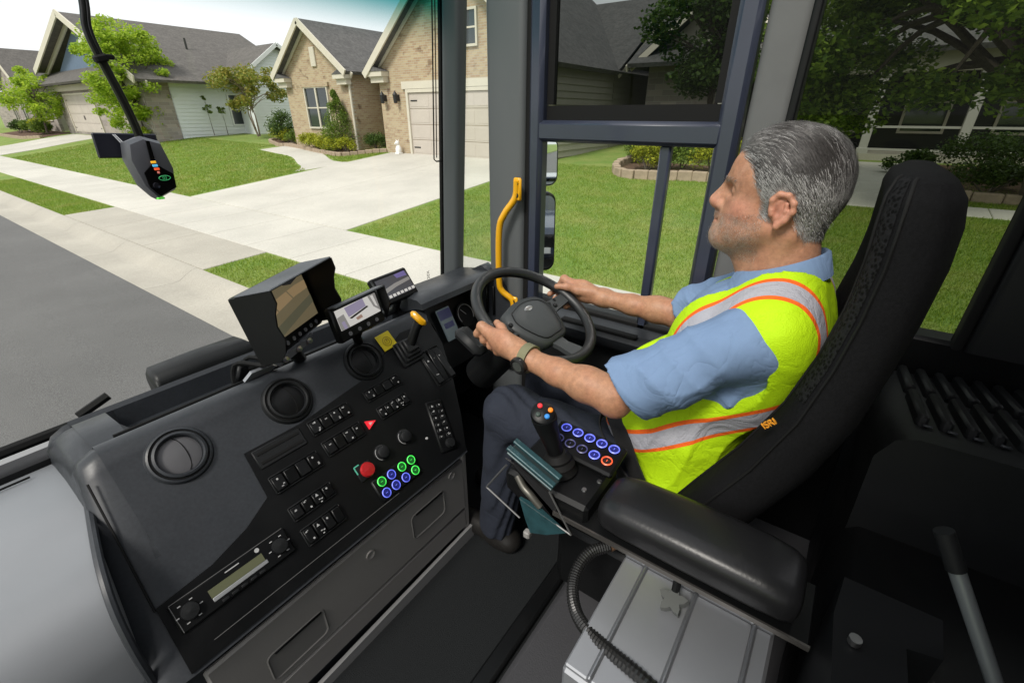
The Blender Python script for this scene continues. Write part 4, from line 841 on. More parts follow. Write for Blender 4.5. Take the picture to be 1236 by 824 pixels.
# parking brake lever with yellow plate
m = MB(); m.box(dp_(.835, .448, .010), (.056, .056, .004), frame((0, 0, 0), DN).to_3x3() @ Matrix.Rotation(R(4), 3, 'Z'), .001); yp = dpart("brake_plate", m, mat("plate_yellow", (.70, .55, .01), .4))
m = MB(); F = frame(dp_(.835, .446, .0125), DN); m.tube([F @ Vector((.0155 * math.cos(a), .0155 * math.sin(a), .0004)) for a in np.linspace(0, 6.283, 25)[:-1]], .0009, 4, closed=True); m.tube([F @ Vector((.0085 * math.cos(a), .0085 * math.sin(a), .0004)) for a in np.linspace(0, 6.283, 21)[:-1]], .0008, 4, closed=True); m.box(F @ Vector((0, .003, .0004)), (.0022, .009, .0006), F.to_3x3()); dpart("brake_symbol", m, mat("plate_ink", (.22, .14, .01), .5), yp)
m = MB()
for k in range(4): h = .012 * k; w = .088 - .014 * k; m.box(dp_(.885, .385 + .004 * k, .008 + h), (w, w * 1.0, .011), frame((0, 0, 0), DN).to_3x3(), .004)
pb = dpart("brake_lever_gaiter", m, pl_drk)
m = MB(); m.tube([dp_(.89, .40, .04), dp_(.905, .43, .085), dp_(.915, .44, .10)], [.016, .015, .017], 12); dpart("lever_stem", m, pl_blk, pb)
m = MB(); hd = frame(dp_(.918, .452, .108), DN).to_3x3(); m.box(dp_(.918, .452, .108), (.024, .062, .024), hd @ Matrix.Rotation(R(20), 3, 'Z'), .009); dpart("lever_grip", m, yellow, pb)
# lower door panels of the dash
m = MB(); m.box((.46, .826, -1.135), (.80, .016, .215), bev=.006); lp_ = dpart("glovebox_panel", m, pl_mid)
m = MB(); m.box((.46, .826, -1.29), (.80, .014, .085), bev=.005); dpart("lower_drawer", m, pl_mid)
m = MB(); m.prism([(.02, -1.43), (.885, -1.40), (.885, -1.345), (.02, -1.372)], (0, .822, 0), (1, 0, 0), (0, 0, 1), (0, -.012, 0)); dpart("kick_strip", m, mat("kick_alu", (.36, .36, .36), .4, .4))
m = MB(); m.box((.868, .830, -1.21), (.022, .02, .40), bev=.005); dpart("panel_end_strip", m, pl_mid)
for x0, x1, z0, z1 in ((.163, .316, -1.218, -1.122), (.618, .762, -1.178, -1.076)):
    pol = rrect(x1 - x0, z1 - z0, .016, 4); c = ((x0 + x1) / 2, (z0 + z1) / 2); m = MB()
    rings = []
    for s, dpt in ((1.0, .8172), (.96, .8155), (.93, .8172), (.90, .8176)): rings.append([Vector((c[0] + p[0] * s, dpt, c[1] + p[1] * (s if s == 1 else s - .02))) for p in pol])
    m.loft(rings, caps=False); m.add([rings[-1][i] for i in range(len(pol))], [tuple(range(len(pol)))]); dpart("pull_recess", m, [mat("recess_grey", (.17, .165, .16), .55)], lp_)
    m = MB(); m.box((c[0] + .006, .8165, z1 - .008), (x1 - x0 - .03, .004, .010), bev=.002); dpart("pull_shadow_strip", m, pl_blk, lp_)  # black strip stands in for the shade under the recess edge
for X, z in ((.469, -1.085), (.80, -1.05)): m = MB(); m.lathe([(.014, 0), (.013, .004), (.006, .002), (.0, .002)], frame((X, .818, z), (0, -1, 0)), 20); dpart("lock", m, pl_mid, lp_)
# instrument cluster and cowl in front of the wheel
cw = [(1.10, -.608), (1.105, -.588), (1.125, -.578), (1.16, -.578), (1.30, -.60), (1.405, -.66), (1.405, -1.2), (1.27, -1.2), (1.27, -.66), (1.13, -.612)]
m = MB(); m.loft([[Vector((x, y + o, z - o * .6)) for y, z in cw] for x, o in ((1.02, .02), (1.06, 0), (1.42, 0), (1.45, .01))]); dpart("cluster_cowl", m, pl_gry, smooth=35)
m = MB(); m.quad((1.0, 1.24, -.64), (1.44, 1.24, -.64), (1.44, 1.10, -.90), (.96, 1.10, -.90)); cl_f = dpart("cluster_face", m, pl_blk)
CN = Vector((0, -.88, .47)).normalized()
for X, r in ((1.07, .052), (1.30, .052)):
    F = frame((X, 1.172, -.745), CN); m = MB(); m.lathe([(r, .0), (r, .006), (r - .005, .006), (r - .006, .001), (0, .001)], F, 28); g = dpart("gauge", m, pl_drk, cl_f)
    m = MB(); m.tube([F @ Vector(((r - .01) * math.cos(a), (r - .01) * math.sin(a), .003)) for a in np.linspace(-.6, 3.7, 16)], .0016, 5); m.tube([F @ Vector((0, 0, .004)), F @ Vector((-.02, .026, .004))], .0014, 5); dpart("gauge_scale", m, ic_w, g)
F = frame((1.185, 1.165, -.745), CN); m = MB(); m.box(F @ Vector((0, 0, .004)), (.075, .13, .006), F.to_3x3(), .003); ds = dpart("cluster_display", m, mat("screen_pale", (.07, .085, .09), .2, emit=((.45, .58, .62), .06)), cl_f)
m = MB(); m.box(F @ Vector((0, .040, .0075)), (.066, .038, .001), F.to_3x3()); m.box(F @ Vector((.0, -.005, .0075)), (.05, .022, .001), F.to_3x3()); dpart("display_mark", m, mat("screen_blue", (.02, .022, .05), .3, emit=((.15, .17, .5), .05)), ds)
# pillar-side moulding right of the cluster
m = MB(); m.prism([(1.02, -1.0), (1.30, -1.0), (1.28, -.62), (1.17, -.56), (1.08, -.60), (1.0, -.72)], (1.405, 0, 0), (0, 1, 0), (0, 0, 1), (.05, 0, 0)); dpart("side_moulding", m, pl_gry, smooth=30)
for k in range(3): m = MB(); m.box((1.40, 1.10 + .035 * k, -.70), (.014, .012, .13), bev=.004); dpart("side_vent_slat", m, pl_blk)
# cables in the tray
m = MB()
for k in range(5): g = random.Random(k); m.tube(spline([(.40 + .012 * k, 1.20, -.70), (.43 + .016 * k, 1.23, -.62 + g.uniform(-.02, .02)), (.475 + .012 * k, 1.15, -.60), (.50 + .01 * k, 1.12, -.57)], 5), .006, 6)
dpart("cable_bundle", m, rubber)
m = MB(); m.box((.445, 1.225, -.64), (.05, .03, .06), Matrix.Rotation(R(25), 3, 'Y'), bev=.006); dpart("cable_connector", m, pl_blk)
# ------------------------------------------------------------------ driver's seat
fab = mat("seat_fabric", (.0075, .0075, .0082), .8, spec=.10, bump=(520, .5, .0015), fine=(240, .25)); fab2 = mat("seat_insert", (.017, .017, .018), .85, bump=(300, .8, .002), fine=(200, .4)); vinyl = mat("black_vinyl", (.011, .011, .012), .34, spec=.4, bump=(160, .25, .0012))
XC = 1.02
seat = thing("driver_seat", "black fabric air ride seat behind the driver with orange tag", "seat", (XC, .15, -1.29))
ST_ = [(-.90, .225, .035, .250), (-.82, .185, .015, .256), (-.70, .125, -.035, .258), (-.58, .062, -.085, .256), (-.46, .012, -.118, .250), (-.36, -.015, -.132, .234), (-.28, -.028, -.142, .218), (-.20, -.034, -.148, .202), (-.145, -.034, -.146, .190), (-.108, -.036, -.138, .178), (-.086, -.044, -.122, .158), (-.075, -.062, -.102, .12)]
def seat_ring(z, yf, yr, hw):
    out = []; n = 44
    for k in range(n):
        a = 2 * math.pi * k / n; c, s = math.cos(a), math.sin(a); e = .5
        x = hw * math.copysign(abs(c) ** e, c); t = math.copysign(abs(s) ** .7, s); y = (yf + yr) / 2 + (yf - yr) / 2 * t
        if s > 0: y -= .045 * math.exp(-(x / (hw * .62)) ** 4) * s * min(1, max(0, (-.1 - z) / .15))
        out.append(Vector((XC + x, y, z)))
    return out
zz = [s[0] for s in ST_]; rings = []
for i in range(len(ST_) - 1):
    for k in range(3):
        f = k / 3; rings.append(seat_ring(*[ST_[i][j] * (1 - f) + ST_[i + 1][j] * f for j in range(4)]))
rings.append(seat_ring(*ST_[-1])); m = MB(); m.loft(rings); m.build("backrest", fab, seat, 60)
# honeycomb mesh band down the side of the backrest
band = MB(); N_ = 44
cols_ = (16, 17, 18, 19)
for r in rings[6:33]:
    pass
idx = [16, 17, 18, 19]
V = []; cc = [Vector((XC, (ST_[5][1] + ST_[5][2]) / 2, 0))]
for r in rings[13:32]:
    c = sum(r, Vector()) / len(r)
    for k in idx: V.append(r[k] + (r[k] - c).normalized() * .0025)
nr = len(V) // 4
hm, nt_, b_ = _nt("seat_honeycomb"); vo = nt_.nodes.new("ShaderNodeTexVoronoi"); vo.inputs["Scale"].default_value = 150; tcx = nt_.nodes.new("ShaderNodeTexCoord"); nt_.links.new(tcx.outputs["Object"], vo.inputs["Vector"])
rpx = nt_.nodes.new("ShaderNodeValToRGB"); rpx.color_ramp.elements[0].position = .3; rpx.color_ramp.elements[0].color = (.004, .004, .004, 1); rpx.color_ramp.elements[1].position = .55; rpx.color_ramp.elements[1].color = (.014, .014, .015, 1); nt_.links.new(vo.outputs["Distance"], rpx.inputs[0]); nt_.links.new(rpx.outputs[0], b_.inputs["Base Color"]); b_.inputs["Roughness"].default_value = .8; b_.inputs["Specular IOR Level"].default_value = .08
bpx = nt_.nodes.new("ShaderNodeBump"); bpx.inputs["Distance"].default_value = .0015; nt_.links.new(vo.outputs["Distance"], bpx.inputs["Height"]); nt_.links.new(bpx.outputs[0], b_.inputs["Normal"])
band.add(V, [(i * 4 + k, i * 4 + k + 1, (i + 1) * 4 + k + 1, (i + 1) * 4 + k) for i in range(nr - 1) for k in range(3)]); band.build("honeycomb_band", hm, seat, 60)
for q in (15, 20):
    m = MB(); m.tube([r[q] + (r[q] - sum(r, Vector()) / len(r)).normalized() * .001 for r in rings[3:32]], .0028, 6); m.build("piping", rubber, seat, 60)
# cushion
cr = []
for y, zt, zb, hw in ((.02, -.86, -.98, .25), (.06, -.845, -1.0, .258), (.2, -.84, -1.01, .262), (.4, -.832, -1.01, .26), (.52, -.835, -1.0, .255), (.575, -.86, -.98, .245), (.595, -.90, -.95, .22)):
    out = []
    for k in range(28):
        a = 2 * math.pi * k / 28; c, s = math.cos(a), math.sin(a); x = hw * math.copysign(abs(c) ** .45, c); z = (zt + zb) / 2 + (zt - zb) / 2 * math.copysign(abs(s) ** .6, s)
        out.append(Vector((XC + x, y, z)))
    cr.append(out)
m = MB(); m.loft(cr); m.build("cushion", fab, seat, 60)
m = MB(); m.box((XC, .24, -1.15), (.40, .40, .26), bev=.03); m.build("pedestal", pl_blk, seat, 40)
m = MB(); m.box((.762, .16, -1.0), (.03, .46, .12), bev=.012); m.build("side_shield", pl_blk, seat, 40)
# stitched orange tag on the bolster
def txt(name, body, size, M4, mt, parent, ext=.0006, align='CENTER'):
    cu = bpy.data.curves.new(name, 'FONT'); cu.body = body; cu.size = size; cu.extrude = ext; cu.align_x = align; cu.align_y = 'CENTER'
    o = bpy.data.objects.new(name, cu); COL.objects.link(o); dg = bpy.context.evaluated_depsgraph_get(); me = bpy.data.meshes.new_from_object(o.evaluated_get(dg)); bpy.data.objects.remove(o)
    me.transform(M4); me.materials.clear(); me.materials.append(mt); me.name = name
    return link(name, me, parent)
# ------------------------------------------------------------------ steering wheel
CW = Vector((1.02, .65, -.515)); TW = Vector((0, math.sin(R(62)), math.cos(R(62)))); NW = Vector((0, -math.cos(R(62)), math.sin(R(62)))); XW = Vector((1, 0, 0))
def wp(x, t, n=0.0): return CW + XW * x + TW * t + NW * n
whl = thing("steering_wheel", "black steering wheel held in both of the driver's hands", "steering wheel", CW - NW * .2)
leather = mat("wheel_leather", (.014, .015, .016), .42, bump=(500, .3, .001)); hubm = mat("wheel_hub", (.038, .042, .044), .5, bump=(600, .15, .0006))
m = MB(); m.tube([wp(.180 * math.cos(2 * math.pi * k / 72), .180 * math.sin(2 * math.pi * k / 72)) for k in range(72)], .0155, 14, closed=True); m.build("rim", leather, whl, 60)
m = MB(); out = spline([(-.085, .055, 0), (0, .072, 0), (.085, .055, 0), (.104, .0, 0), (.062, -.088, 0), (0, -.098, 0), (-.062, -.088, 0), (-.104, .0, 0), (-.085, .055, 0)], 4)[:-1]
rg = []
for s, h in ((.7, -.05), (.97, -.042), (1.0, -.03), (.985, -.018), (.93, -.010), (.6, -.004), (.2, -.002)): rg.append([wp(p.x * s, p.y * s, h) for p in out])
m.loft(rg); hub = m.build("hub_pad", hubm, whl, 50)
m = MB(); rg = [[wp(p.x * s, p.y * s - .004, h) for p in out] for s, h in ((.80, -.0072), (.79, -.0045), (.77, -.0045), (.76, -.0068))]; m.loft(rg, caps=False); m.build("hub_crease", pl_drk, hub, 50)
for sx in (-1, 1):
    m = MB(); m.loft([[wp(sx * x, t0 + a, n0 + b) for a, b in ((-w, -.007), (w, -.007), (w, .006), (-w, .006))] for x, t0, w, n0 in ((.07, .005, .030, -.028), (.115, .0, .020, -.020), (.172, -.002, .017, -.004))]); sp_ = m.build("spoke", hubm, whl, 40)
    for k in range(3): m = MB(); m.lathe([(.0075, 0), (.0065, .005), (0, .006)], frame(wp(sx * (.098 + .017 * k), .006 + (-.010 if k == 1 else .006), -.014), NW), 12); m.build("spoke_button", pl_drk, sp_, 40)
m = MB(); m.loft([[wp(a, t, n0 + b) for a, b in ((-w, -.007), (w, -.007), (w, .006), (-w, .006))] for t, w, n0 in ((-.07, .03, -.03), (-.12, .022, -.02), (-.172, .03, -.004))]); m.build("spoke", hubm, whl, 40)
m = MB(); pe = [(.019 * math.cos(a), .008 * math.sin(a)) for a in np.linspace(0, 6.283, 29)[:-1]]; m.loft([[wp(p[0] * s, .026 + p[1] * s, h) for p in pe] for s, h in ((1, -.005), (1, -.0015), (.9, -.0005))]); bd_ = m.build("badge", steel, whl, 40)
m = MB(); 
for k, x in enumerate((-.009, -.003, .003, .009)): m.box(wp(x, .026, .0002), (.0042, .007, .001), Matrix((XW, TW, NW)).transposed())
m.build("badge_letters", pl_mid, bd_)
m = MB(); m.tube([wp(0, 0, -.045), wp(0, .02, -.16), wp(0, .06, -.34)], [.050, .052, .056], 20); m.build("column_shroud", pl_blk, whl, 50)
m = MB(); m.tube(spline([wp(-.06, .01, -.09), wp(-.12, .03, -.075), wp(-.165, .04, -.06)], 4), [.009] * 8 + [.012], 10); m.build("stalk", pl_blk, whl, 50)
m = MB(); m.box(wp(-.095, .10, -.165), (.06, .11, .04), Matrix((XW, TW, NW)).transposed(), bev=.015); m.build("column_pod", pl_drk, whl, 40)
# ------------------------------------------------------------------ the driver
class SDF:
    """distance field on a grid, built up from soft-joined shapes, turned into a mesh by surface nets"""
    def __init__(s, lo, hi, h):
        s.lo = np.array(lo, np.float32); s.h = h; s.n = np.ceil((np.array(hi) - np.array(lo)) / h).astype(int) + 1
        s.D = np.full(s.n, .08, np.float32); s.ax = [s.lo[i] + h * np.arange(s.n[i], dtype=np.float32) for i in range(3)]
    def _blk(s, lo, hi):
        sl = []
        for i in range(3):
            a = max(0, int(math.floor((lo[i] - s.lo[i]) / s.h))); b = min(s.n[i], int(math.ceil((hi[i] - s.lo[i]) / s.h)) + 1)
            if b <= a: return None, None
            sl.append(slice(a, b))
        P = np.stack(np.meshgrid(*[s.ax[i][sl[i]] for i in range(3)], indexing='ij'), -1); return tuple(sl), P
    def _put(s, sl, d, k, op):
        A = s.D[sl]
        if op == 'u':
            hh = np.maximum(k - np.abs(A - d), 0) / k; s.D[sl] = np.minimum(A, d) - hh * hh * k * .25
        else:
            d = -d; hh = np.maximum(k - np.abs(A - d), 0) / k; s.D[sl] = np.maximum(A, d) + hh * hh * k * .25
    def cap(s, a, b, ra, rb=None, k=.015, op='u'):
        rb = ra if rb is None else rb; a, b = np.array(a, np.float32), np.array(b, np.float32); mr = max(ra, rb) + k + .02
        sl, P = s._blk(np.minimum(a, b) - mr, np.maximum(a, b) + mr)
        if sl is None: return s
        ba = b - a; t = np.clip(((P - a) @ ba) / max(1e-9, ba @ ba), 0, 1); d = np.linalg.norm(P - a - t[..., None] * ba, axis=-1) - (ra + (rb - ra) * t); s._put(sl, d, k, op); return s
    def ell(s, c, r, k=.02, op='u', rot=None):
        c = np.array(c, np.float32); r = np.array(r, np.float32); m = max(r) + k + .02; sl, P = s._blk(c - m, c + m)
        if sl is None: return s
        q = P - c
        if rot is not None: q = q @ np.array(rot, np.float32)
        k0 = np.linalg.norm(q / r, axis=-1); k1 = np.linalg.norm(q / (r * r), axis=-1) + 1e-9; s._put(sl, k0 * (k0 - 1) / k1, k, op); return s
    def path(s, P, rs, k=.01, op='u'):
        for i in range(len(P) - 1): s.cap(P[i], P[i + 1], rs[i], rs[i + 1], k, op)
        return s
    def grid(s): return np.stack(np.meshgrid(*s.ax, indexing='ij'), -1)
    def mesh(s):
        D = s.D; S = D < 0; nx, ny, nz = D.shape
        cnt = np.zeros((nx - 1, ny - 1, nz - 1), np.int8)
        for i in (0, 1):
            for j in (0, 1):
                for k in (0, 1): cnt += S[i:nx - 1 + i, j:ny - 1 + j, k:nz - 1 + k]
        act = (cnt > 0) & (cnt < 8); I = np.argwhere(act); idx = -np.ones(act.shape, np.int32); idx[act] = np.arange(len(I))
        acc = np.zeros((len(I), 3)); num = np.zeros(len(I))
        cor = [(i, j, k) for i in (0, 1) for j in (0, 1) for k in (0, 1)]
        for a in cor:
            for ax in range(3):
                if a[ax]: continue
                b = list(a); b[ax] = 1; va = D[I[:, 0] + a[0], I[:, 1] + a[1], I[:, 2] + a[2]]; vb = D[I[:, 0] + b[0], I[:, 1] + b[1], I[:, 2] + b[2]]
                c = (va < 0) != (vb < 0); t = np.where(c, va / np.where(c, va - vb, 1), 0); p = np.tile(np.array(a, float), (len(I), 1)); p[:, ax] += t; acc += p * c[:, None]; num += c
        V = (I + acc / num[:, None]) * s.h + s.lo
        Q = []
        for ax in range(3):
            u, w = (ax + 1) % 3, (ax + 2) % 3; sa = [slice(None)] * 3; sb = [slice(None)] * 3; sa[ax] = slice(0, -1); sb[ax] = slice(1, None)
            A, B = S[tuple(sa)], S[tuple(sb)]; E = np.argwhere(A != B); ok = (E[:, u] > 0) & (E[:, w] > 0) & (E[:, u] < D.shape[u] - 1) & (E[:, w] < D.shape[w] - 1); E = E[ok]
            fl = A[E[:, 0], E[:, 1], E[:, 2]]
            def at(du, dw):
                e = E.copy(); e[:, u] += du; e[:, w] += dw; return idx[e[:, 0], e[:, 1], e[:, 2]]
            q = np.stack([at(-1, -1), at(0, -1), at(0, 0), at(-1, 0)], 1); q[~fl] = q[~fl][:, ::-1]; Q.append(q)
        return V, np.concatenate(Q)
def vnoise(P, f, seed=0):
    g = np.random.RandomState(seed); o = np.zeros(P.shape[:-1], np.float32)
    for _ in range(7):
        w = g.normal(0, 1, 3); w *= f * g.uniform(.6, 1.5) / np.linalg.norm(w); o += np.sin(P @ w.astype(np.float32) + g.uniform(0, 6.28))
    return o / 3.2

# ---- head and neck
xc = XC
H = SDF((.90, -.05, -.36), (1.14, .26, .01), .0018)
H.ell((xc, .108, -.106), (.076, .096, .084), .02).ell((xc, .082, -.125), (.071, .074, .078), .03)
H.ell((xc, .148, -.152), (.057, .053, .086), .02); H.ell((xc, .142, -.205), (.054, .058, .036), .03); H.ell((xc, .168, -.185), (.045, .036, .040), .02)
H.cap((xc, .192, -.222), (xc, .196, -.222), .0245, .0245, .02)
for s in (-1, 1):
    H.cap((xc + s * .052, .108, -.19), (xc + s * .018, .188, -.226), .020, .020, .03); H.ell((xc + s * .041, .150, -.164), (.023, .030, .024), .015)
    H.cap((xc + s * .047, .164, -.1135), (xc + s * .010, .195, -.1165), .0085, .0115, .010); H.cap((xc, .199, -.124), (xc + s * .002, .2185, -.157), .0075, .0125, .012); H.cap((xc + s * .012, .205, -.166), (xc + s * .008, .212, -.164), .0095, .008, .008)
    H.ell((xc + s * .036, .199, -.1325), (.022, .019, .0125), .010, 's'); H.ell((xc + s * .033, .1755, -.1325), (.0160, .0135, .0125), .003)
    H.path([(xc + s * .048, .164, -.1285), (xc + s * .037, .183, -.1255), (xc + s * .021, .187, -.1275)], [.0036, .0040, .0036], .003); H.path([(xc + s * .047, .163, -.1375), (xc + s * .036, .180, -.1405), (xc + s * .022, .185, -.1395)], [.0034, .0036, .0034], .004)
    H.cap((xc + s * .022, .196, -.1865), (xc, .208, -.184), .006, .009, .010); H.cap((xc + s * .020, .194, -.2005), (xc, .205, -.2005), .006, .009, .010)
    H.cap((xc + s * .021, .206, -.1935), (xc, .217, -.1932), .0022, .0026, .003, 's')
    # ear: shell, rim, lobe
    ex = xc + s * .0755; H.ell((ex + s * .004, .094, -.152), (.008, .019, .029), .008, rot=[[1, 0, 0], [0, .94, .34], [0, -.34, .94]])
    rim = [(ex + s * .006, .108, -.150), (ex + s * .009, .110, -.136), (ex + s * .011, .100, -.125), (ex + s * .014, .086, -.126), (ex + s * .016, .075, -.138), (ex + s * .015, .074, -.152), (ex + s * .012, .083, -.168), (ex + s * .008, .094, -.180)]
    H.path(rim, [.0038, .0042, .0045, .0045, .0045, .0045, .005, .0065], .005); H.cap((ex + s * .016, .098, -.155), (ex + s * .016, .093, -.144), .0085, .006, .006, 's'); H.path([(ex + s * .012, .086, -.140), (ex + s * .012, .085, -.152), (ex + s * .010, .090, -.163)], [.003, .003, .003], .004); H.cap((ex + s * .008, .108, -.154), (ex + s * .008, .107, -.160), .0045, .0045, .005)
H.cap((xc, .085, -.19), (xc, .062, -.33), .056, .064, .03); H.cap((xc, .15, -.235), (xc, .105, -.32), .030, .038, .03)
for s in (-1, 1): H.cap((xc + s * .05, .075, -.20), (xc + s * .016, .120, -.32), .014, .013, .02)
hv, hq = H.mesh()

# ---- arms with hands on the rim
def hand(S, O, sx, wrist):
    """sx=+1: left hand (palm on the outer, -x side of the rim); -1 mirrored"""
    X = np.array([sx, 0, 0.]); T = np.array(TW); Nn = np.array(NW); O = np.array(O); W = np.array(wrist)
    def q(x, t, n): return O + X * x + T * t + Nn * n
    for k, (t, l, r) in enumerate(((.036, 1.0, .0102), (.013, 1.08, .0105), (-.010, 1.0, .0100), (-.032, .86, .0088))):
        K = q(-.034, t * .98, .018); S.cap(W + (K - W) * .25, K, .0165, r * 1.25, .014)
        sp = 1.0 if k else 1.05
        S.path([K, q(-.0345, t * 1.05, -.010 * l), q(-.012, t * 1.04, -.0305 * l), q(.014, t, -.027)], [r * 1.14, r * 1.02, r * .94, r * .82], .004)
        S.ell(K + Nn * .003 - X * .003, (r * 1.22,) * 3, .006)
    S.ell(W * .45 + q(-.030, 0, .018) * .55, (.020, .040, .036), .02, rot=np.stack([X, T, Nn], 1))
    S.path([W + T * .018 + Nn * .010 + X * .012, q(-.016, -.030, .031), q(.002, .002, .0275), q(.019, .026, .015)], [.0165, .0142, .0112, .0092], .008)
def arm(sh, el, wr, O, sx, lo, hi):
    S = SDF(lo, hi, .0028); sh, el, wr = [np.array(v) for v in (sh, el, wr)]
    S.cap(sh, el, .046, .035, .02); d = wr - el
    S.path([el, el + d * .28, el + d * .6, wr, wr + d * .08], [.034, .0345, .029, .0250, .0255], .02); S.ell(el + d * .22 + np.array([0, 0, .008]), (.034, .062, .0335), .02); S.ell(el + np.array([0, -.012, -.018]), (.024, .026, .024), .02)
    S.ell(wr + np.array([0, 0, .002]), (.030, .03, .024), .015); hand(S, O, sx, wr + d * .05); return S.mesh()
SHL, ELL, WRL = (.842, .098, -.375), (.778, .300, -.535), (.793, .530, -.520)
SHR, ELR, WRR = (1.198, .098, -.375), (1.262, .315, -.522), (1.247, .545, -.515)
GL = tuple(wp(-.180, 0, 0)); GR = tuple(wp(.180, .01, 0))
lv, lq = arm(SHL, ELL, WRL, GL, 1, (.70, .05, -.64), (.90, .75, -.30)); rv, rq = arm(SHR, ELR, WRR, GR, -1, (1.13, .05, -.64), (1.34, .75, -.30))

# ---- trunk and legs
def trunk(S, g=0.0, k=.05, legs=True, arms=None):
    S.ell((xc, .175, -.80), (.172 + g, .125 + g, .115 + g), k); S.ell((xc, .215, -.655), (.172 + g, .160 + g, .15 + g), k); S.ell((xc, .120, -.48), (.172 + g, .128 + g, .165 + g), k)
    S.cap((xc - .135, .055, -.375), (xc + .135, .055, -.375), .060 + g, None, k); S.ell((xc, .05, -.43), (.165 + g, .075 + g, .12 + g), k)
    for s in (-1, 1): S.cap((xc + s * .03, .058, -.305), (xc + s * .135, .058, -.355), .040 + g, .042 + g, k)
LEG = (((.945, .20, -.83), (.905, .655, -.795), (.915, .72, -1.30)), ((1.095, .20, -.83), (1.135, .655, -.795), (1.12, .78, -1.30)))
B = SDF((.80, -.10, -1.40), (1.25, .95, -.25), .0065); trunk(B)
for h_, kn, an in LEG:
    B.cap(h_, kn, .082, .060, .03); B.cap(kn, an, .058, .038, .02); B.cap((an[0], an[1] - .04, -1.36), (an[0], an[1] + .16, -1.365), .036, .030, .02)
bv, bq = B.mesh()

# ---- one skin for the whole body, coloured by place
Vs = np.concatenate([hv, lv, rv, bv]); Qs = np.concatenate([hq, lq + len(hv), rq + len(hv) + len(lv), bq + len(hv) + len(lv) + len(rv)])
col = np.tile(np.array([.42, .215, .13]), (len(Vs), 1))
def blend(mask, c):
    global col
    mask = np.clip(mask, 0, 1)[:, None]; col = col * (1 - mask) + np.array(c) * mask
def ball(c, r, soft=1.0): return np.exp(-np.sum(((Vs - np.array(c)) / np.array(r)) ** 2, 1) * soft)
def seg(a, b, r, k, c):
    a, b = np.array(a), np.array(b); t = np.clip(((Vs - a) @ (b - a)) / ((b - a) @ (b - a)), 0, 1); d = np.linalg.norm((Vs - a - t[:, None] * (b - a)) * np.array([1, .35, 1]), axis=1); blend(k * np.exp(-(d / r) ** 2 * 1.5), c)
isH = np.arange(len(Vs)) < len(hv); n1 = vnoise(Vs.astype(np.float32), 70, 1); n2 = vnoise(Vs.astype(np.float32), 260, 2)
blend(.35 * np.clip(n1, 0, 1), (.36, .15, .085)); blend(.3 * np.clip(n2, 0, 1), (.52, .31, .21))
for s in (-1, 1):
    blend(.55 * ball((xc + s * .05, .16, -.165), (.03, .03, .025)), (.58, .23, .17)); blend(.6 * ball((xc + s * .088, .092, -.152), (.02, .025, .04)), (.62, .26, .19)); blend(.5 * ball((xc + s * .05, .10, -.235), (.03, .05, .03)), (.52, .25, .17))
    blend(1.3 * ball((xc + s * .033, .188, -.1335), (.0075, .014, .0034)), (.03, .022, .02)); seg((xc + s * .050, .168, -.1312), (xc + s * .024, .190, -.1298), .0022, 1.0, (.03, .02, .018)); seg((xc + s * .049, .168, -.1255), (xc + s * .026, .190, -.1220), .0024, .5, (.25, .12, .08))
    seg((xc + s * .054, .166, -.1165), (xc + s * .018, .198, -.1135), .0058, .95, (.09, .065, .05)); seg((xc + s * .046, .176, -.1425), (xc + s * .026, .194, -.1455), .0030, .35, (.34, .16, .11)); seg((xc + s * .016, .209, -.167), (xc + s * .032, .192, -.196), .0035, .5, (.32, .14, .09)); seg((xc + s * .058, .158, -.128), (xc + s * .063, .150, -.132), .003, .3, (.36, .18, .12)); seg((xc + s * .058, .158, -.134), (xc + s * .063, .148, -.142), .003, .3, (.36, .18, .12))
    blend(.85 * ball((xc + s * .012, .209, -.1725), (.006, .007, .003)), (.10, .04, .03)); seg((xc + s * .021, .198, -.1938), (xc, .212, -.1932), .0026, .9, (.13, .05, .04)); seg((xc + s * .080, .104, -.150), (xc + s * .082, .094, -.160), .006, .6, (.22, .09, .06))
blend(.7 * ball((xc, .222, -.16), (.02, .016, .018)), (.62, .27, .2)); blend(.6 * ball((xc, .21, -.193), (.02, .012, .007)), (.36, .13, .10))
yz = Vs[:, 1:3]
beard = isH * np.clip((-.176 - Vs[:, 2] - .25 * (Vs[:, 1] - .2) * 0 + .012 * n1) / .012, 0, 1) * np.clip((Vs[:, 1] - .112) / .02, 0, 1) * np.clip((Vs[:, 2] + .268) / .02, 0, 1)
beard *= 1 - np.clip(ball((xc, .211, -.193), (.017, .014, .006)) * 1.5, 0, 1); blend(.45 * beard * np.clip(.75 + .5 * n2, 0, 1.3), (.28, .21, .165)); blend(.5 * isH * ball((xc, .21, -.225), (.03, .03, .02)), (.42, .37, .33)); blend(.85 * isH * ball((xc, .211, -.179), (.026, .014, .0075)), (.13, .095, .075))
arms_i = ~isH & (np.arange(len(Vs)) < len(hv) + len(lv) + len(rv)); blend(.6 * arms_i, (.37, .19, .105)); blend(.3 * arms_i * np.clip(n1 + .3 * n2, 0, 1), (.40, .17, .10)); blend(.45 * ball((ELL[0], ELL[1], ELL[2] - .03), (.03, .04, .03)), (.46, .17, .11)); 
for O in (GL, GR): blend(.3 * ball(O, (.05, .05, .05)), (.52, .25, .19))
me = np_mesh("body", Vs, Qs, None or mat("skin_placeholder"), smooth=True); me.materials.clear()
ca = me.color_attributes.new("Col", 'FLOAT_COLOR', 'POINT'); ca.data.foreach_set("color", np.c_[col, np.ones(len(col))].astype(np.float32).ravel())
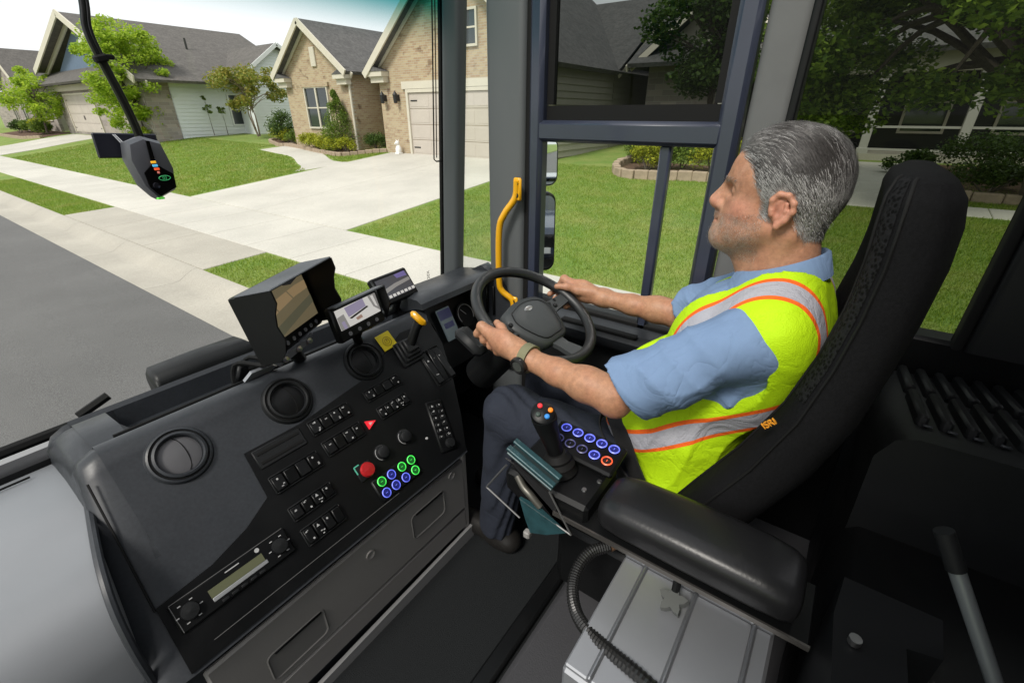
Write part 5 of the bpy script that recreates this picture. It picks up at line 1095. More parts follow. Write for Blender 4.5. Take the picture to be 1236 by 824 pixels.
sk, nt_, b_ = _nt("skin"); at_ = nt_.nodes.new("ShaderNodeAttribute"); at_.attribute_name = "Col"; tcs = nt_.nodes.new("ShaderNodeTexCoord"); nsk = nt_.nodes.new("ShaderNodeTexNoise"); nsk.inputs["Scale"].default_value = 75; nsk.inputs["Detail"].default_value = 8; nsk.inputs["Roughness"].default_value = .75; nt_.links.new(tcs.outputs["Object"], nsk.inputs["Vector"])
msk = nt_.nodes.new("ShaderNodeMapRange"); msk.inputs[1].default_value = .3; msk.inputs[2].default_value = .7; msk.inputs[3].default_value = .74; msk.inputs[4].default_value = 1.22; nt_.links.new(nsk.outputs[0], msk.inputs[0]); vsk = nt_.nodes.new("ShaderNodeVectorMath"); vsk.operation = 'SCALE'; nt_.links.new(at_.outputs["Color"], vsk.inputs[0]); nt_.links.new(msk.outputs[0], vsk.inputs["Scale"]); nt_.links.new(vsk.outputs[0], b_.inputs["Base Color"]); b_.inputs["Roughness"].default_value = .5; b_.inputs["Specular IOR Level"].default_value = .4
b_.inputs["Subsurface Weight"].default_value = .12; b_.inputs["Subsurface Radius"].default_value = (.010, .004, .002); b_.inputs["Subsurface Scale"].default_value = .6
no = nt_.nodes.new("ShaderNodeTexNoise"); no.inputs["Scale"].default_value = 420; no.inputs["Detail"].default_value = 4; tcx = nt_.nodes.new("ShaderNodeTexCoord"); nt_.links.new(tcx.outputs["Object"], no.inputs["Vector"]); bpx = nt_.nodes.new("ShaderNodeBump"); bpx.inputs["Strength"].default_value = .45; bpx.inputs["Distance"].default_value = .0012; nt_.links.new(no.outputs[0], bpx.inputs["Height"]); nt_.links.new(bpx.outputs[0], b_.inputs["Normal"])
me.materials.append(sk)
per = link("person", me); tag(per, "grey haired person in lime safety vest and light blue shirt gripping the wheel", "person")

# ---- hair: a cap grown from the scalp plus combed strands, and stubble
HL = [(.196, -.060), (.178, -.066), (.162, -.076), (.152, -.090), (.147, -.108), (.137, -.122), (.129, -.138), (.126, -.168), (.113, -.168), (.112, -.134), (.100, -.121), (.083, -.122), (.074, -.138), (.073, -.158), (.064, -.182), (.047, -.203), (-.08, -.208), (-.08, .08), (.25, .08)]
def inpoly(Y, Z, poly):
    r = np.zeros(len(Y), bool); n = len(poly)
    for i in range(n):
        (y1, z1), (y2, z2) = poly[i], poly[(i + 1) % n]; c = ((z1 > Z) != (z2 > Z)) & (Y < (y2 - y1) * (Z - z1) / (z2 - z1 + 1e-12) + y1); r ^= c
    return r
def polyd(Y, Z, poly):
    d = np.full(len(Y), 9.0)
    for i in range(len(poly) - 1):
        a = np.array(poly[i]); b = np.array(poly[i + 1]); p = np.stack([Y, Z], 1); t = np.clip(((p - a) @ (b - a)) / ((b - a) @ (b - a)), 0, 1); d = np.minimum(d, np.linalg.norm(p - a - t[:, None] * (b - a), axis=1))
    return d
tri = hv[hq]; fc = tri.mean(1); fn = np.cross(tri[:, 2] - tri[:, 0], tri[:, 3] - tri[:, 1]); fa = np.linalg.norm(fn, axis=1) * .5; fn /= (np.linalg.norm(fn, axis=1)[:, None] + 1e-12)
ear_ = np.abs(fc[:, 0] - xc) > .0785
ear_ &= (fc[:, 2] < -.118) & (fc[:, 2] > -.19) & (fc[:, 1] > .06)
inh = inpoly(fc[:, 1], fc[:, 2], HL); dh = polyd(fc[:, 1], fc[:, 2], HL[:16]); sdh = np.where(inh, dh, -dh)
keep = inh & (dh > .007) & ~ear_; keep_s = np.clip((sdh + .006) / .012, 0, 1) * ~ear_
# greyed scalp under the hair, soft towards the hairline
vi = inpoly(hv[:, 1], hv[:, 2], HL); vd_ = polyd(hv[:, 1], hv[:, 2], HL[:16]); mk_ = np.clip((np.where(vi, vd_, -vd_) + .005) / .012, 0, 1); earv = (np.abs(hv[:, 0] - xc) > .077) & (hv[:, 2] < -.118) & (hv[:, 2] > -.19) & (hv[:, 1] > .06); mk_[earv] = 0
cc_ = col.copy(); cc_[:len(hv)] = col[:len(hv)] * (1 - .72 * mk_[:, None]) + np.array([.20, .175, .155]) * .72 * mk_[:, None]
ca.data.foreach_set("color", np.c_[cc_, np.ones(len(cc_))].astype(np.float32).ravel())
vn = np.zeros_like(hv); np.add.at(vn, hq.ravel(), np.repeat(fn * fa[:, None], 4, 0)); vn /= (np.linalg.norm(vn, axis=1)[:, None] + 1e-12)
def thick(P): 
    d = polyd(P[:, 1], P[:, 2], HL[:16]); top = np.clip((P[:, 2] + .10) / .06, 0, 1); return np.clip((d - .004) / .02, 0, 1) * (.0030 + .0058 * top + .0012 * vnoise(P.astype(np.float32), 90, 3))
kq = hq[keep]; used = np.unique(kq); mp_ = -np.ones(len(hv), int); mp_[used] = np.arange(len(used)); hairV = hv[used] + vn[used] * (thick(hv[used]) + .0006)[:, None]
hair_b = mat("hair_base", (.085, .08, .077), .75, fine=(350, .5))
hair = link("hair", np_mesh("hair", hairV, mp_[kq], hair_b, True), per)
def strands(n, pick, length, width, lift, flow, seed, tone):
    g = np.random.RandomState(seed); p = fa * pick; k = g.choice(len(fc), n, p=p / p.sum()); bc = g.rand(n, 2)
    A = tri[k]; P = A[:, 0] * ((1 - bc[:, 0]) * (1 - bc[:, 1]))[:, None] + A[:, 1] * (bc[:, 0] * (1 - bc[:, 1]))[:, None] + A[:, 2] * (bc[:, 0] * bc[:, 1])[:, None] + A[:, 3] * ((1 - bc[:, 0]) * bc[:, 1])[:, None]
    N_ = fn[k]; d = flow(P) + .38 * np.stack([vnoise(P.astype(np.float32), 55, seed + 1), 0 * P[:, 0], vnoise(P.astype(np.float32), 55, seed + 2)], 1) + g.normal(0, .10, (n, 3)); d -= N_ * np.sum(d * N_, 1)[:, None]; d /= np.linalg.norm(d, axis=1)[:, None]; w = np.cross(N_, d)
    L = length(P) * g.uniform(.6, 1.3, n); base = P + N_ * (thick(P) * g.uniform(.3, 1.05, n))[:, None]; rows = []
    for f, ww in ((0, 1), (.35, .95), (.7, .7), (1, .1)):
        fly = np.where(g.rand(n) < .015, 3.5, 1.0) if f == 0 else fly
        c = base + d * (L * f)[:, None] + N_ * (lift * fly * np.sin(f * 3.0) * g.uniform(.4, 1.6, n) - (f * L) ** 2 * 5.0)[:, None]; rows += [c - w * width * ww, c + w * width * ww]
    V = np.stack(rows, 1); Q = np.concatenate([np.stack([np.arange(n) * 8 + 2 * i, np.arange(n) * 8 + 2 * i + 1, np.arange(n) * 8 + 2 * i + 3, np.arange(n) * 8 + 2 * i + 2], 1) for i in range(3)])
    mi = tone(P, g); return V.reshape(-1, 3), Q, np.tile(mi, 3)
def hflow(P):
    side = np.clip((np.abs(P[:, 0] - xc) - .035) / .03, 0, 1); back = np.clip((.10 - P[:, 1]) / .08, 0, 1)
    return np.stack([np.sign(P[:, 0] - xc) * .25, np.full(len(P), -1.0), -.25 - .7 * side * .8 - 1.6 * back], 1)
def htone(P, g):
    light = np.clip(.36 + .50 * np.clip((-.075 - P[:, 2]) / .05, 0, 1) - .22 * np.exp(-(((P[:, 1] - .07) / .04) ** 2 + ((P[:, 2] + .05) / .03) ** 2)), 0, 1) + .25 * vnoise(P.astype(np.float32), 60, 8); return np.where(g.rand(len(P)) < light, 0, 1)
hl_m = mat("hair_light", (.40, .39, .38), .5, island=.5); hd_m = mat("hair_dark", (.045, .040, .038), .5, island=.5)
d_in = keep_s; V, Q, mi = strands(42000, d_in, lambda P: .011 + .024 * np.clip((P[:, 2] + .13) / .09, 0, 1), .00019, .0022, hflow, 21, htone)
me = np_mesh("hair_strand", V, Q, [hl_m, hd_m]); me.polygons.foreach_set("material_index", mi.astype(np.int32)); o = link("strand", me, hair); o["kind"] = "stuff"
bm_ = ((fc[:, 2] < -.172 + .2 * np.clip(.17 - fc[:, 1], 0, .05)) & (fc[:, 1] > .118) & (fc[:, 2] > -.262) & ~((np.abs(fc[:, 2] + .193) < .0055) & (fc[:, 1] > .198)) & ~((fc[:, 2] > -.176) & (fc[:, 1] > .2))).astype(float)
V, Q, mi = strands(6500, bm_, lambda P: np.full(len(P), .0026), .00013, .0004, lambda P: np.stack([np.zeros(len(P)), np.full(len(P), -.15), np.full(len(P), -1.)], 1), 22, lambda P, g: (g.rand(len(P)) > .45).astype(int))
me = np_mesh("beard", V, Q, [hl_m, mat("hair_brown", (.14, .085, .055), .6, island=.4)]); me.polygons.foreach_set("material_index", mi.astype(np.int32)); o = link("stubble", me, per); o["kind"] = "stuff"
eb_ = ((np.abs(fc[:, 2] + .1125) < .004) & (fc[:, 1] > .168) & (np.abs(np.abs(fc[:, 0] - xc) - .03) < .020)).astype(float)
V, Q, mi = strands(150, eb_, lambda P: np.full(len(P), .007), .0002, .0006, lambda P: np.stack([np.sign(P[:, 0] - xc), np.full(len(P), -.5), np.full(len(P), .2)], 1), 23, lambda P, g: (g.rand(len(P)) > .35).astype(int))
me = np_mesh("eyebrows", V, Q, [hl_m, hd_m]); me.polygons.foreach_set("material_index", mi.astype(np.int32)); o = link("eyebrow", me, per); o["kind"] = "stuff"

# ---- shirt
def cloth(name, base, rough=.85, weave=1100, extra=None):
    return mat(name, base, rough, var=(14, .07), bump=(weave, .35, .0008), spec=.25, crease=(8, .42, .012))
shirt_m = cloth("shirt_cotton", (.16, .24, .385))
S = SDF((.68, -.10, -.86), (1.36, .42, -.23), .0046); trunk(S, .008)
for sh, el in ((SHL, ELL), (SHR, ELR)):
    sh, el = np.array(sh), np.array(el); S.cap(sh, sh + (el - sh) * .5, .060, .064, .04); S.cap(sh + (el - sh) * .45, sh + (el - sh) * 1.05, .066, .080, .02)
G = S.grid()
for sh, el in ((SHL, ELL), (SHR, ELR)):
    sh, el = np.array(sh, np.float32), np.array(el, np.float32); ax = (el - sh) / np.linalg.norm(el - sh); L = np.linalg.norm(el - sh); u = (G - sh) @ ax; rad = np.linalg.norm(G - sh - u[..., None] * ax, axis=-1)
    near = (rad < .13) & (u > .05); S.D = np.where(near, np.maximum(S.D, u - L * .84), S.D)
    ang = G[..., 2] * 60 + G[..., 0] * 25; fold = (np.abs(np.sin(ang * .6 + u * 30 + 2.0 * np.sin(u * 22 + G[..., 2] * 15))) ** .6 - .7) * .0075 + (np.abs(np.sin(ang * .35 - u * 42)) ** .6 - .7) * .0045; S.D += np.where((rad < .12) & (u > .02), fold * np.clip((u - .02) / .05, 0, 1), 0)
S.D += .0030 * vnoise(G, 38, 5); S.cap((xc, .085, -.20), (xc, .065, -.30), .058, .062, .01, 's')
v, q = S.mesh(); shirt = link("shirt", np_mesh("shirt", v, q, shirt_m, True), per)
# sleeve hem stitching line and collar
for sh, el in ((SHL, ELL), (SHR, ELR)):
    sh, el = Vector(sh), Vector(el); c = sh.lerp(el, .80); ax = (el - sh).normalized(); u_ = ax.orthogonal().normalized(); w_ = ax.cross(u_)
m = MB(); NA = 40; prof_n = []
for i in range(NA + 1):
    a = R(100 + 340 * i / NA)                         # open at the throat
    ca_, sa_ = math.cos(a), math.sin(a); fr = max(0, sa_)
    b0 = Vector((xc + .066 * ca_, .078 + .070 * sa_, -.288 - .030 * sa_)); out_ = Vector((ca_, sa_, 0))
    prof_n.append([b0 + out_ * .004, b0 - out_ * .004 + Vector((0, 0, .026)), b0 + Vector((0, 0, .031)), b0 + out_ * .006 + Vector((0, 0, .028)), b0 + out_ * (.020 + .008 * fr) + Vector((0, 0, -.012 - .016 * fr)), b0 + out_ * (.018 + .008 * fr) + Vector((0, 0, -.013 - .016 * fr)), b0 + out_ * .004 + Vector((0, 0, .018))])
m.loft(prof_n, closed=True); m.build("collar", shirt_m, shirt, 60)

# ---- trousers
tr_m = cloth("navy_trousers", (.020, .024, .036), .85, 900)
T_ = SDF((.78, .0, -1.36), (1.26, .86, -.70), .0055)
T_.ell((xc, .185, -.81), (.18, .135, .10), .04)
for h_, kn, an in LEG: T_.cap(h_, kn, .094, .076, .03); T_.cap(kn, (an[0], an[1], -1.30), .075, .062, .03)
G = T_.grid(); T_.D += .003 * np.sin(G[..., 1] * 55 + 9 * np.sin(G[..., 0] * 25) + G[..., 2] * 30) + .002 * vnoise(G, 45, 6); v, q = T_.mesh(); link("trousers", np_mesh("trousers", v, q, tr_m, True), per)
sh_m = mat("black_boot", (.012, .011, .010), .45)
for h_, kn, an in LEG:
    F_ = SDF((an[0] - .07, an[1] - .12, -1.405), (an[0] + .07, an[1] + .26, -1.24), .006); F_.cap((an[0], an[1], -1.25), (an[0], an[1] - .01, -1.34), .050, .050, .02); F_.cap((an[0], an[1] - .05, -1.36), (an[0], an[1] + .17, -1.365), .043, .038, .03); F_.D = np.maximum(F_.D, -1.392 - F_.grid()[..., 2]); v, q = F_.mesh(); link("boot", np_mesh("boot", v, q, sh_m, True), per)

# ---- hi-vis vest
vm, nt_, b_ = _nt("hi_vis_vest"); N = nt_.nodes; L = nt_.links
tcx = N.new("ShaderNodeTexCoord"); sp = N.new("ShaderNodeSeparateXYZ"); L.new(tcx.outputs["Object"], sp.inputs[0])
def mth(op, a, b=None):
    n = N.new("ShaderNodeMath"); n.operation = op
    for i, v in enumerate((a, b)):
        if v is None: continue
        if isinstance(v, (int, float)): n.inputs[i].default_value = v
        else: L.new(v, n.inputs[i])
    return n.outputs[0]
def ramp(src, stops):
    r = N.new("ShaderNodeValToRGB"); r.color_ramp.interpolation = 'CONSTANT'; e = r.color_ramp.elements
    while len(e) < len(stops): e.new(.5)
    for k, (p, c) in enumerate(stops): e[k].position = p; e[k].color = (*c, 1)
    L.new(src, r.inputs[0]); return r.outputs[0]
LIME, ORG, SIL = (.46, .72, .006), (.82, .13, .015), (.37, .37, .41)
tX = mth('ABSOLUTE', mth('SUBTRACT', sp.outputs["X"], xc)); vv = mth('ADD', mth('MULTIPLY_ADD', sp.outputs["Y"], .62), sp.outputs["Z"])
N_last = vv.node
mad = [n for n in N if n.bl_idname == "ShaderNodeMath" and n.operation == 'MULTIPLY_ADD'][0]; mad.inputs[2].default_value = 0.0
cv = ramp(mth('MULTIPLY', tX, 4.0), [(0, LIME), (.102 * 4, ORG), (.112 * 4, SIL), (.150 * 4, ORG), (.160 * 4, LIME)])
hs = mth('MULTIPLY_ADD', vv, 4.0); hs.node.inputs[2].default_value = 2.6          # (v+.65)*4
ch = ramp(hs, [(0, LIME), ((-.546 + .65) * 4, ORG), ((-.535 + .65) * 4, SIL), ((-.490 + .65) * 4, ORG), ((-.479 + .65) * 4, LIME)])
mh = ramp(hs, [(0, (1, 1, 1)), ((-.479 + .65) * 4, (0, 0, 0))])
mx = N.new("ShaderNodeMixRGB"); L.new(mh, mx.inputs[0]); L.new(cv, mx.inputs[1]); L.new(ch, mx.inputs[2]); n5 = N.new("ShaderNodeTexNoise"); n5.inputs["Scale"].default_value = 9; n5.inputs["Detail"].default_value = 3; n5.inputs["Distortion"].default_value = 1.6; L.new(tcx.outputs["Object"], n5.inputs["Vector"]); pw = mth('POWER', mth('ABSOLUTE', mth('SUBTRACT', n5.outputs[0], .5)), .6)
bcr = N.new("ShaderNodeBump"); bcr.inputs["Strength"].default_value = .42; bcr.inputs["Distance"].default_value = .012; L.new(pw, bcr.inputs["Height"])
L.new(mx.outputs[0], b_.inputs["Base Color"]); b_.inputs["Roughness"].default_value = .7; b_.inputs["Specular IOR Level"].default_value = .25
wv = N.new("ShaderNodeTexVoronoi"); wv.inputs["Scale"].default_value = 420; L.new(tcx.outputs["Object"], wv.inputs["Vector"]); bpx = N.new("ShaderNodeBump"); bpx.inputs["Strength"].default_value = .5; bpx.inputs["Distance"].default_value = .0015; L.new(bcr.outputs[0], bpx.inputs["Normal"]); L.new(wv.outputs["Distance"], bpx.inputs["Height"]); L.new(bpx.outputs[0], b_.inputs["Normal"])
S = SDF((.76, -.10, -.90), (1.28, .42, -.23), .0042); trunk(S, .018)
G = S.grid(); S.D += .0030 * vnoise(G, 34, 11) + .0065 * (np.abs(np.sin(G[..., 2] * 26 + G[..., 1] * 30 + 2.2 * np.sin(G[..., 0] * 18 + G[..., 2] * 9))) ** .55 - .75) * np.clip((-.40 - G[..., 2]) / .12, .15, 1)
for s in (-1, 1):                                   # arm holes
    r2 = np.sqrt(((G[..., 1] - .160) / .126) ** 2 + ((G[..., 2] + .455 + .15 * (G[..., 1] - .16)) / .138) ** 2); out_ = (r2 - 1) * .12; S.D = np.maximum(S.D, np.minimum(-out_, 1) if False else np.where(s * (G[..., 0] - xc) > .180, -out_, -1))
# neck opening: round at the back, V at the front
vd = np.maximum(np.abs(G[..., 0] - xc) - np.clip(.074 * (G[..., 2] + .56) / .24, 0, .08), .10 - G[..., 1]); S.D = np.maximum(S.D, -vd)
rn = np.sqrt(((G[..., 0] - xc) / .080) ** 2 + ((G[..., 1] - .078) / .082) ** 2); S.D = np.maximum(S.D, np.where(G[..., 2] > -.36, (1 - rn) * .08, -1))
hem = -.80 + .10 * (G[..., 1] - .15) + .012 * np.sin(G[..., 0] * 40 + G[..., 1] * 30); S.D = np.maximum(S.D, hem - G[..., 2])
v, q = S.mesh(); vest = link("vest", np_mesh("vest", v, q, vm, True), per)
vest["label"] = "lime safety vest with orange edged silver stripes"
# black lettering patch on the vest's back
m = MB()
for k in range(5): m.box((xc - .10 + .035 * k, -.052, -.44 - .012 * (k % 2)), (.024, .004, .06 - .012 * (k % 3)), Matrix.Rotation(R(-8), 3, 'X'), bev=.001)
m.build("back_print", rubber, vest)
# seat belt over hip and chest
def strap(pts, w, th, side, name, parent, mt):
    P_ = spline(pts, 6); rg = []
    for i, p in enumerate(P_):
        t = (P_[min(i + 1, len(P_) - 1)] - P_[max(i - 1, 0)]).normalized(); sd = Vector(side); sd = (sd - t * sd.dot(t)).normalized(); n_ = t.cross(sd); rg.append([p + sd * a * w + n_ * b * th for a, b in ((-.5, -.5), (.5, -.5), (.5, .5), (-.5, .5))])
    m = MB(); m.loft(rg); return m.build(name, mt, parent, 50)
belt_m = mat("belt_webbing", (.010, .010, .011), .7, bump=(700, .5, .001))
strap([(.915, .375, -.565), (.868, .328, -.625), (.838, .275, -.70), (.815, .215, -.78), (.79, .17, -.86)], .046, .004, (.3, .8, .4), "seat_belt", seat, belt_m)
strap([(.795, .15, -.86), (.835, .285, -.765), (.92, .37, -.745), (1.02, .395, -.74)], .048, .004, (0, .4, .9), "lap_belt", seat, belt_m)
# wristwatch
wt = thing("wristwatch", "chunky watch with olive strap on the driver's left wrist", "watch", WRL)
d_ = (Vector(WRL) - Vector(ELL)).normalized(); c = Vector(WRL) - d_ * .008 + Vector((0, 0, .002)); u_ = Vector((-.75, 0, .66)); u_ = (u_ - d_ * u_.dot(d_)).normalized(); w_ = d_.cross(u_)
m = MB(); rg = []
for k in range(28): a = 2 * math.pi * k / 28; rr = Vector((0, 0, 0)) + u_ * math.cos(a) * .0325 + w_ * math.sin(a) * .0315; nn = rr.normalized(); rg.append([c + rr + d_ * s * .011 + nn * h for s, h in ((-1, -.001), (1, -.001), (1, .003), (-1, .003))])
rg.append(rg[0]); m.loft(rg, caps=False); m.build("strap", mat("strap_olive", (.17, .165, .095), .8, bump=(300, .6, .001)), wt, 40)
a_ = R(165); nn = (u_ * math.cos(R(150)) + w_ * math.sin(R(150))).normalized()
for nn in ((u_ * math.cos(R(-50)) + w_ * math.sin(R(-50))).normalized(),):
    Fm = frame(c + nn * .033, nn, d_); m = MB(); m.lathe([(.020, -.003), (.022, .001), (.021, .009), (.017, .011), (.0165, .009), (0, .009)], Fm, 20); cs_ = m.build("case", mat("watch_black", (.010, .010, .010), .4), wt, 40)
    m = MB(); m.lathe([(.013, .0092), (.013, .0098), (0, .0098)], Fm, 20); m.build("dial", mat("watch_dial", (.06, .065, .06), .15), cs_)
# ------------------------------------------------------------------ monitors on the dash
def monitor(name, label, FL, yaw, tilt, w, h, depth, screen_cols, hood=True, keys=8):
    """FL = top left corner of the hood's open front; faces -y turned by yaw towards the driver"""
    ux = Vector((math.cos(yaw), math.sin(yaw), 0)); nb = Vector((-math.sin(yaw), math.cos(yaw), 0)); up = Vector((0, 0, 1)) * math.cos(tilt) + nb * math.sin(tilt); bk = nb * math.cos(tilt) - Vector((0, 0, 1)) * math.sin(tilt)
    FL = Vector(FL); t = thing(name, label, "monitor", FL - up * h); Mx = Matrix((ux, bk, up)).transposed()
    def q(a, b, d=0.0): return FL + ux * a - up * b + bk * d
    m = MB(); m.box(q(w / 2, h / 2, depth + .014), (w, .028, h), Mx, bev=.006); case = m.build("case", pl_blk, t, 40)
    kh = .022 if keys else .006
    sx0, sx1, sy0, sy1 = .012, w - .012, .012, h - .012 - kh
    m = MB(); m.quad(q(sx0, sy1, depth - .001), q(sx1, sy1, depth - .001), q(sx1, sy0, depth - .001), q(sx0, sy0, depth - .001)); scr = m.build("screen", screen_cols[0], t)
    for k, (poly, mt) in enumerate(screen_cols[1]):
        m = MB(); m.add([q(sx0 + (sx1 - sx0) * a, sy0 + (sy1 - sy0) * b, depth - .0016 - .0004 * k) for a, b in poly], [tuple(range(len(poly)))]); m.build("picture_area", mt, scr)
    for k in range(keys):
        m = MB(); a = .02 + (w - .04) * (k + .5) / keys; m.lathe([(.0062, 0), (.0062, .002), (.0045, .002), (.0045, .0012), (0, .0012)], frame(q(a, h - .0165, depth), -bk, ux), 12); m.build("button", mat("button_ring", (.20, .20, .21), .4), t)
    if hood:
        if hood == 'full':
            m = MB(); m.box(q(w / 2, -.002, depth / 2), (w + .008, depth, .005), Mx, bev=.002); m.build("hood_top", mat("hood_top_lit", (.075, .082, .095), .5, bump=(500, .2, .001)), t)  # lit look of the top put into its grey; the sides stay black
            for a in (-.003, w + .003):
                pr = [(0, 0), (.0, .03), (.016, .055), (.026, .085), (.020, .12), (.034, .15), (.060, h - .004), (depth + .016, h - .004), (depth + .016, 0)]
                m = MB(); m.prism(pr, q(a - .0025, 0, 0), bk, -up, ux * .005); m.build("hood_side", pl_blk, t)
        else:
            m = MB(); m.prism([(0, 0), (depth, 0), (depth, .004), (.0, .004)], q(-.003, -.004, 0), bk, -up, ux * (w + .006)); m.build("hood_top", mat("hood_top_lit"), t)
            m = MB(); m.prism([(0, 0), (0, h * .55), (depth, h), (depth, 0)], q(w + .001, -.004, 0), bk, -up, ux * .004); m.build("hood_side", pl_blk, t)
    return t, q
def scr(name, c, e=.55): return mat(name, tuple(v * .3 for v in c), .25, emit=(c, e))
s_olive, s_tan, s_dk, s_lt = scr("picture_olive", (.16, .13, .075)), scr("picture_tan", (.30, .21, .11)), scr("picture_dark", (.02, .02, .02)), scr("picture_pale", (.30, .27, .25))
mon, q = monitor("hooded_monitor", "large hooded camera monitor standing on the left of the dash tray", (.468, 1.0, -.356), R(27), R(-13) * -1, .262, .178, .10,
    (s_olive, [([(0, .62), (0, .45), (.35, .30), (.8, .22), (1, .22), (1, .40), (.75, .42), (.4, .52), (.1, .66)], s_tan), ([(0, 1), (0, .86), (.5, .70), (1, .55), (1, .72), (.6, .86), (.2, 1)], scr("picture_green", (.10, .095, .06))), ([(.60, 0), (.62, .12), (.75, .17), (.9, .10), (.92, 0)], s_dk),
                ([(.33, .31), (.35, .30), (.40, .51), (.385, .52)], s_olive), ([(.62, .245), (.64, .243), (.70, .43), (.68, .435)], s_olive), ([(0, 1), (0, .95), (.3, .98), (.3, 1)], s_lt)]), hood='full', keys=8)
m = MB(); m.prism([(-.01, 0), (.17, 0), (.15, .018), (.01, .018)], q(.02, .182, .095), (math.cos(R(27)), math.sin(R(27)), 0), (0, 0, -1), (0, .012, 0)); br_ = m.build("bracket", alu, mon, 30)
for a in (.05, .11, .16): m = MB(); m.lathe([(.009, 0), (.008, .006), (0, .007)], frame(q(a, .190, .094), (0, -1, .2)), 12); m.build("bracket_nut", steel, br_, 40)
m = MB(); m.tube([q(.13, .17, .12), q(.13, .21, .13), (.60, 1.20, -.66)], .018, 10); m.build("mount_arm", pl_blk, mon, 40)
m = MB(); m.prism([(0, 0), (.06, .01), (.075, .03), (.05, .045), (-.02, .035)], (.44, 1.16, -.612), (1, .1, 0), (0, .3, -.6), (0, .008, .004)); m.build("clamp_plate", alu, mon, 30)
m = MB(); m.box((.60, 1.19, -.665), (.10, .09, .02), bev=.006); m.build("mount_foot", pl_blk, mon, 40)
s_lil, s_wh, s_gr = scr("picture_lilac", (.24, .21, .30), .75), scr("picture_white", (.55, .53, .50), .7), scr("picture_grey", (.22, .21, .20), .7)
mon2, q = monitor("square_monitor", "small monitor with a parking view in the middle of the dash", (.648, 1.045, -.468), R(10), R(16), .188, .105, .035,
    (s_wh, [([(.22, .05), (.68, .0), (.70, .42), (.25, .55)], s_lil), ([(.25, .60), (.72, .42), (.75, .50), (.30, .68)], s_dk), ([(0, .35), (.16, .30), (.2, 1), (0, 1)], s_gr), ([(.80, 0), (1, 0), (1, .95), (.86, .6)], s_gr), ([(.86, .05), (.93, .05), (.96, .7), (.91, .6)], s_wh), ([(.38, .72), (.52, .68), (.54, .84), (.40, .86)], scr("picture_rust", (.35, .22, .17))), ([(.05, .62), (.12, .6), (.14, .98), (.07, .98)], s_lil)]), hood='top', keys=4)
m = MB(); m.tube([q(.10, .09, .06), q(.10, .12, .09), (.76, 1.14, -.65)], .014, 10); m.build("mount_arm", pl_blk, mon2, 40)
mon3, q = monitor("far_monitor", "flat monitor leaning by the windshield left of the cluster cowl", (.905, 1.235, -.497), R(6), R(34), .175, .105, .004,
    (scr("picture_slate", (.07, .07, .08)), [([(.0, .55), (.5, .40), (1, .35), (1, .50), (.5, .58), (0, .75)], s_gr), ([(.6, .02), (.95, 0), (.97, .25), (.64, .22)], scr("picture_indigo", (.16, .13, .32)))] + [([(.02 + .125 * k, .84), (.11 + .125 * k, .84), (.11 + .125 * k, .97), (.02 + .125 * k, .97)], s_wh) for k in range(8)]), hood=None, keys=0)
m = MB(); m.tube([q(.08, .10, .03), q(.08, .12, .06), (.98, 1.28, -.66)], .014, 10); m.build("mount_arm", pl_blk, mon3, 40)

# ------------------------------------------------------------------ camera pod hanging from the header
pod = thing("windshield_camera", "faceted grey camera unit with colour lights hanging on a black cable", "camera", (.345, 1.1, -.15))
pg = mat("pod_grey", (.075, .077, .09), .45, bump=(500, .15, .0006)); pgl = mat("pod_edge", (.13, .13, .15), .4)
o8 = [(.318, -.046), (.343, -.037), (.371, -.047), (.380, -.095), (.373, -.134), (.337, -.149), (.321, -.125), (.312, -.075)]
cx_, cz_ = .346, -.092; rg = []
for y, s in ((1.125, .82), (1.115, .95), (1.085, 1.0), (1.074, .90), (1.070, .6)): rg.append([Vector((cx_ + (x - cx_) * s, y, cz_ + (z - cz_) * s)) for x, z in o8])
m = MB(); m.loft(rg); hb = m.build("shell", pg, pod, 25)
m = MB(); pol = [(.345, -.082), (.372, -.104), (.370, -.128), (.340, -.141), (.327, -.124), (.326, -.098)]; m.prism(pol, (0, 1.0695, 0), (1, 0, 0), (0, 0, 1), (0, -.003, 0)); blk = m.build("dark_lens_cover", mat("gloss_black", (.005, .005, .005), .08), pod, 20)
m = MB(); m.prism([(.3445, -.045), (.350, -.045), (.349, -.083), (.341, -.092)], (0, 1.0693, 0), (1, 0, 0), (0, 0, 1), (0, -.0028, 0)); m.build("light_channel", mat("gloss_black"), pod)
for k, (c_, z) in enumerate((((1, .5, .02), -.081), ((.1, .55, .9), -.087), ((1, .12, .03), -.093), ((.9, .25, .2), -.099))):
    m = MB(); m.box((.345 + .001 * k, 1.0655, z), (.0085 if k < 3 else .004, .0015, .0042), bev=.0006); m.build("light", mat("pod_light_%s" % "abcd"[k], c_, .4, emit=(c_, .35 if k < 3 else .15)), pod)
gm = mat("pod_green", (.05, .45, .15), .4, emit=((.1, .8, .3), .12)); m = MB(); m.tube([Vector((.355 + .0095 * math.cos(a), 1.0658, -.1095 + .0042 * math.sin(a))) for a in np.linspace(0, 6.283, 21)[:-1]], .0006, 5, closed=True)
m.build("display_ring", gm, blk)
txt("display_digits", "03", .0075, Matrix.Translation((.355, 1.0655, -.1095)) @ Matrix.Rotation(R(90), 4, 'X'), gm, blk, .0002)
m = MB(); m.box((.342, 1.080, -.146), (.012, .010, .004), bev=.001); m.build("status_light", mat("pod_green_bright", (.15, .8, .1), .4, emit=((.2, .9, .1), .25)), pod)
m = MB(); m.lathe([(.006, 0), (.005, .003), (0, .0035)], frame((.338, 1.0665, -.122), (0, -1, 0)), 16); m.build("lens", mat("lens_dark", (.012, .012, .016), .05), blk)
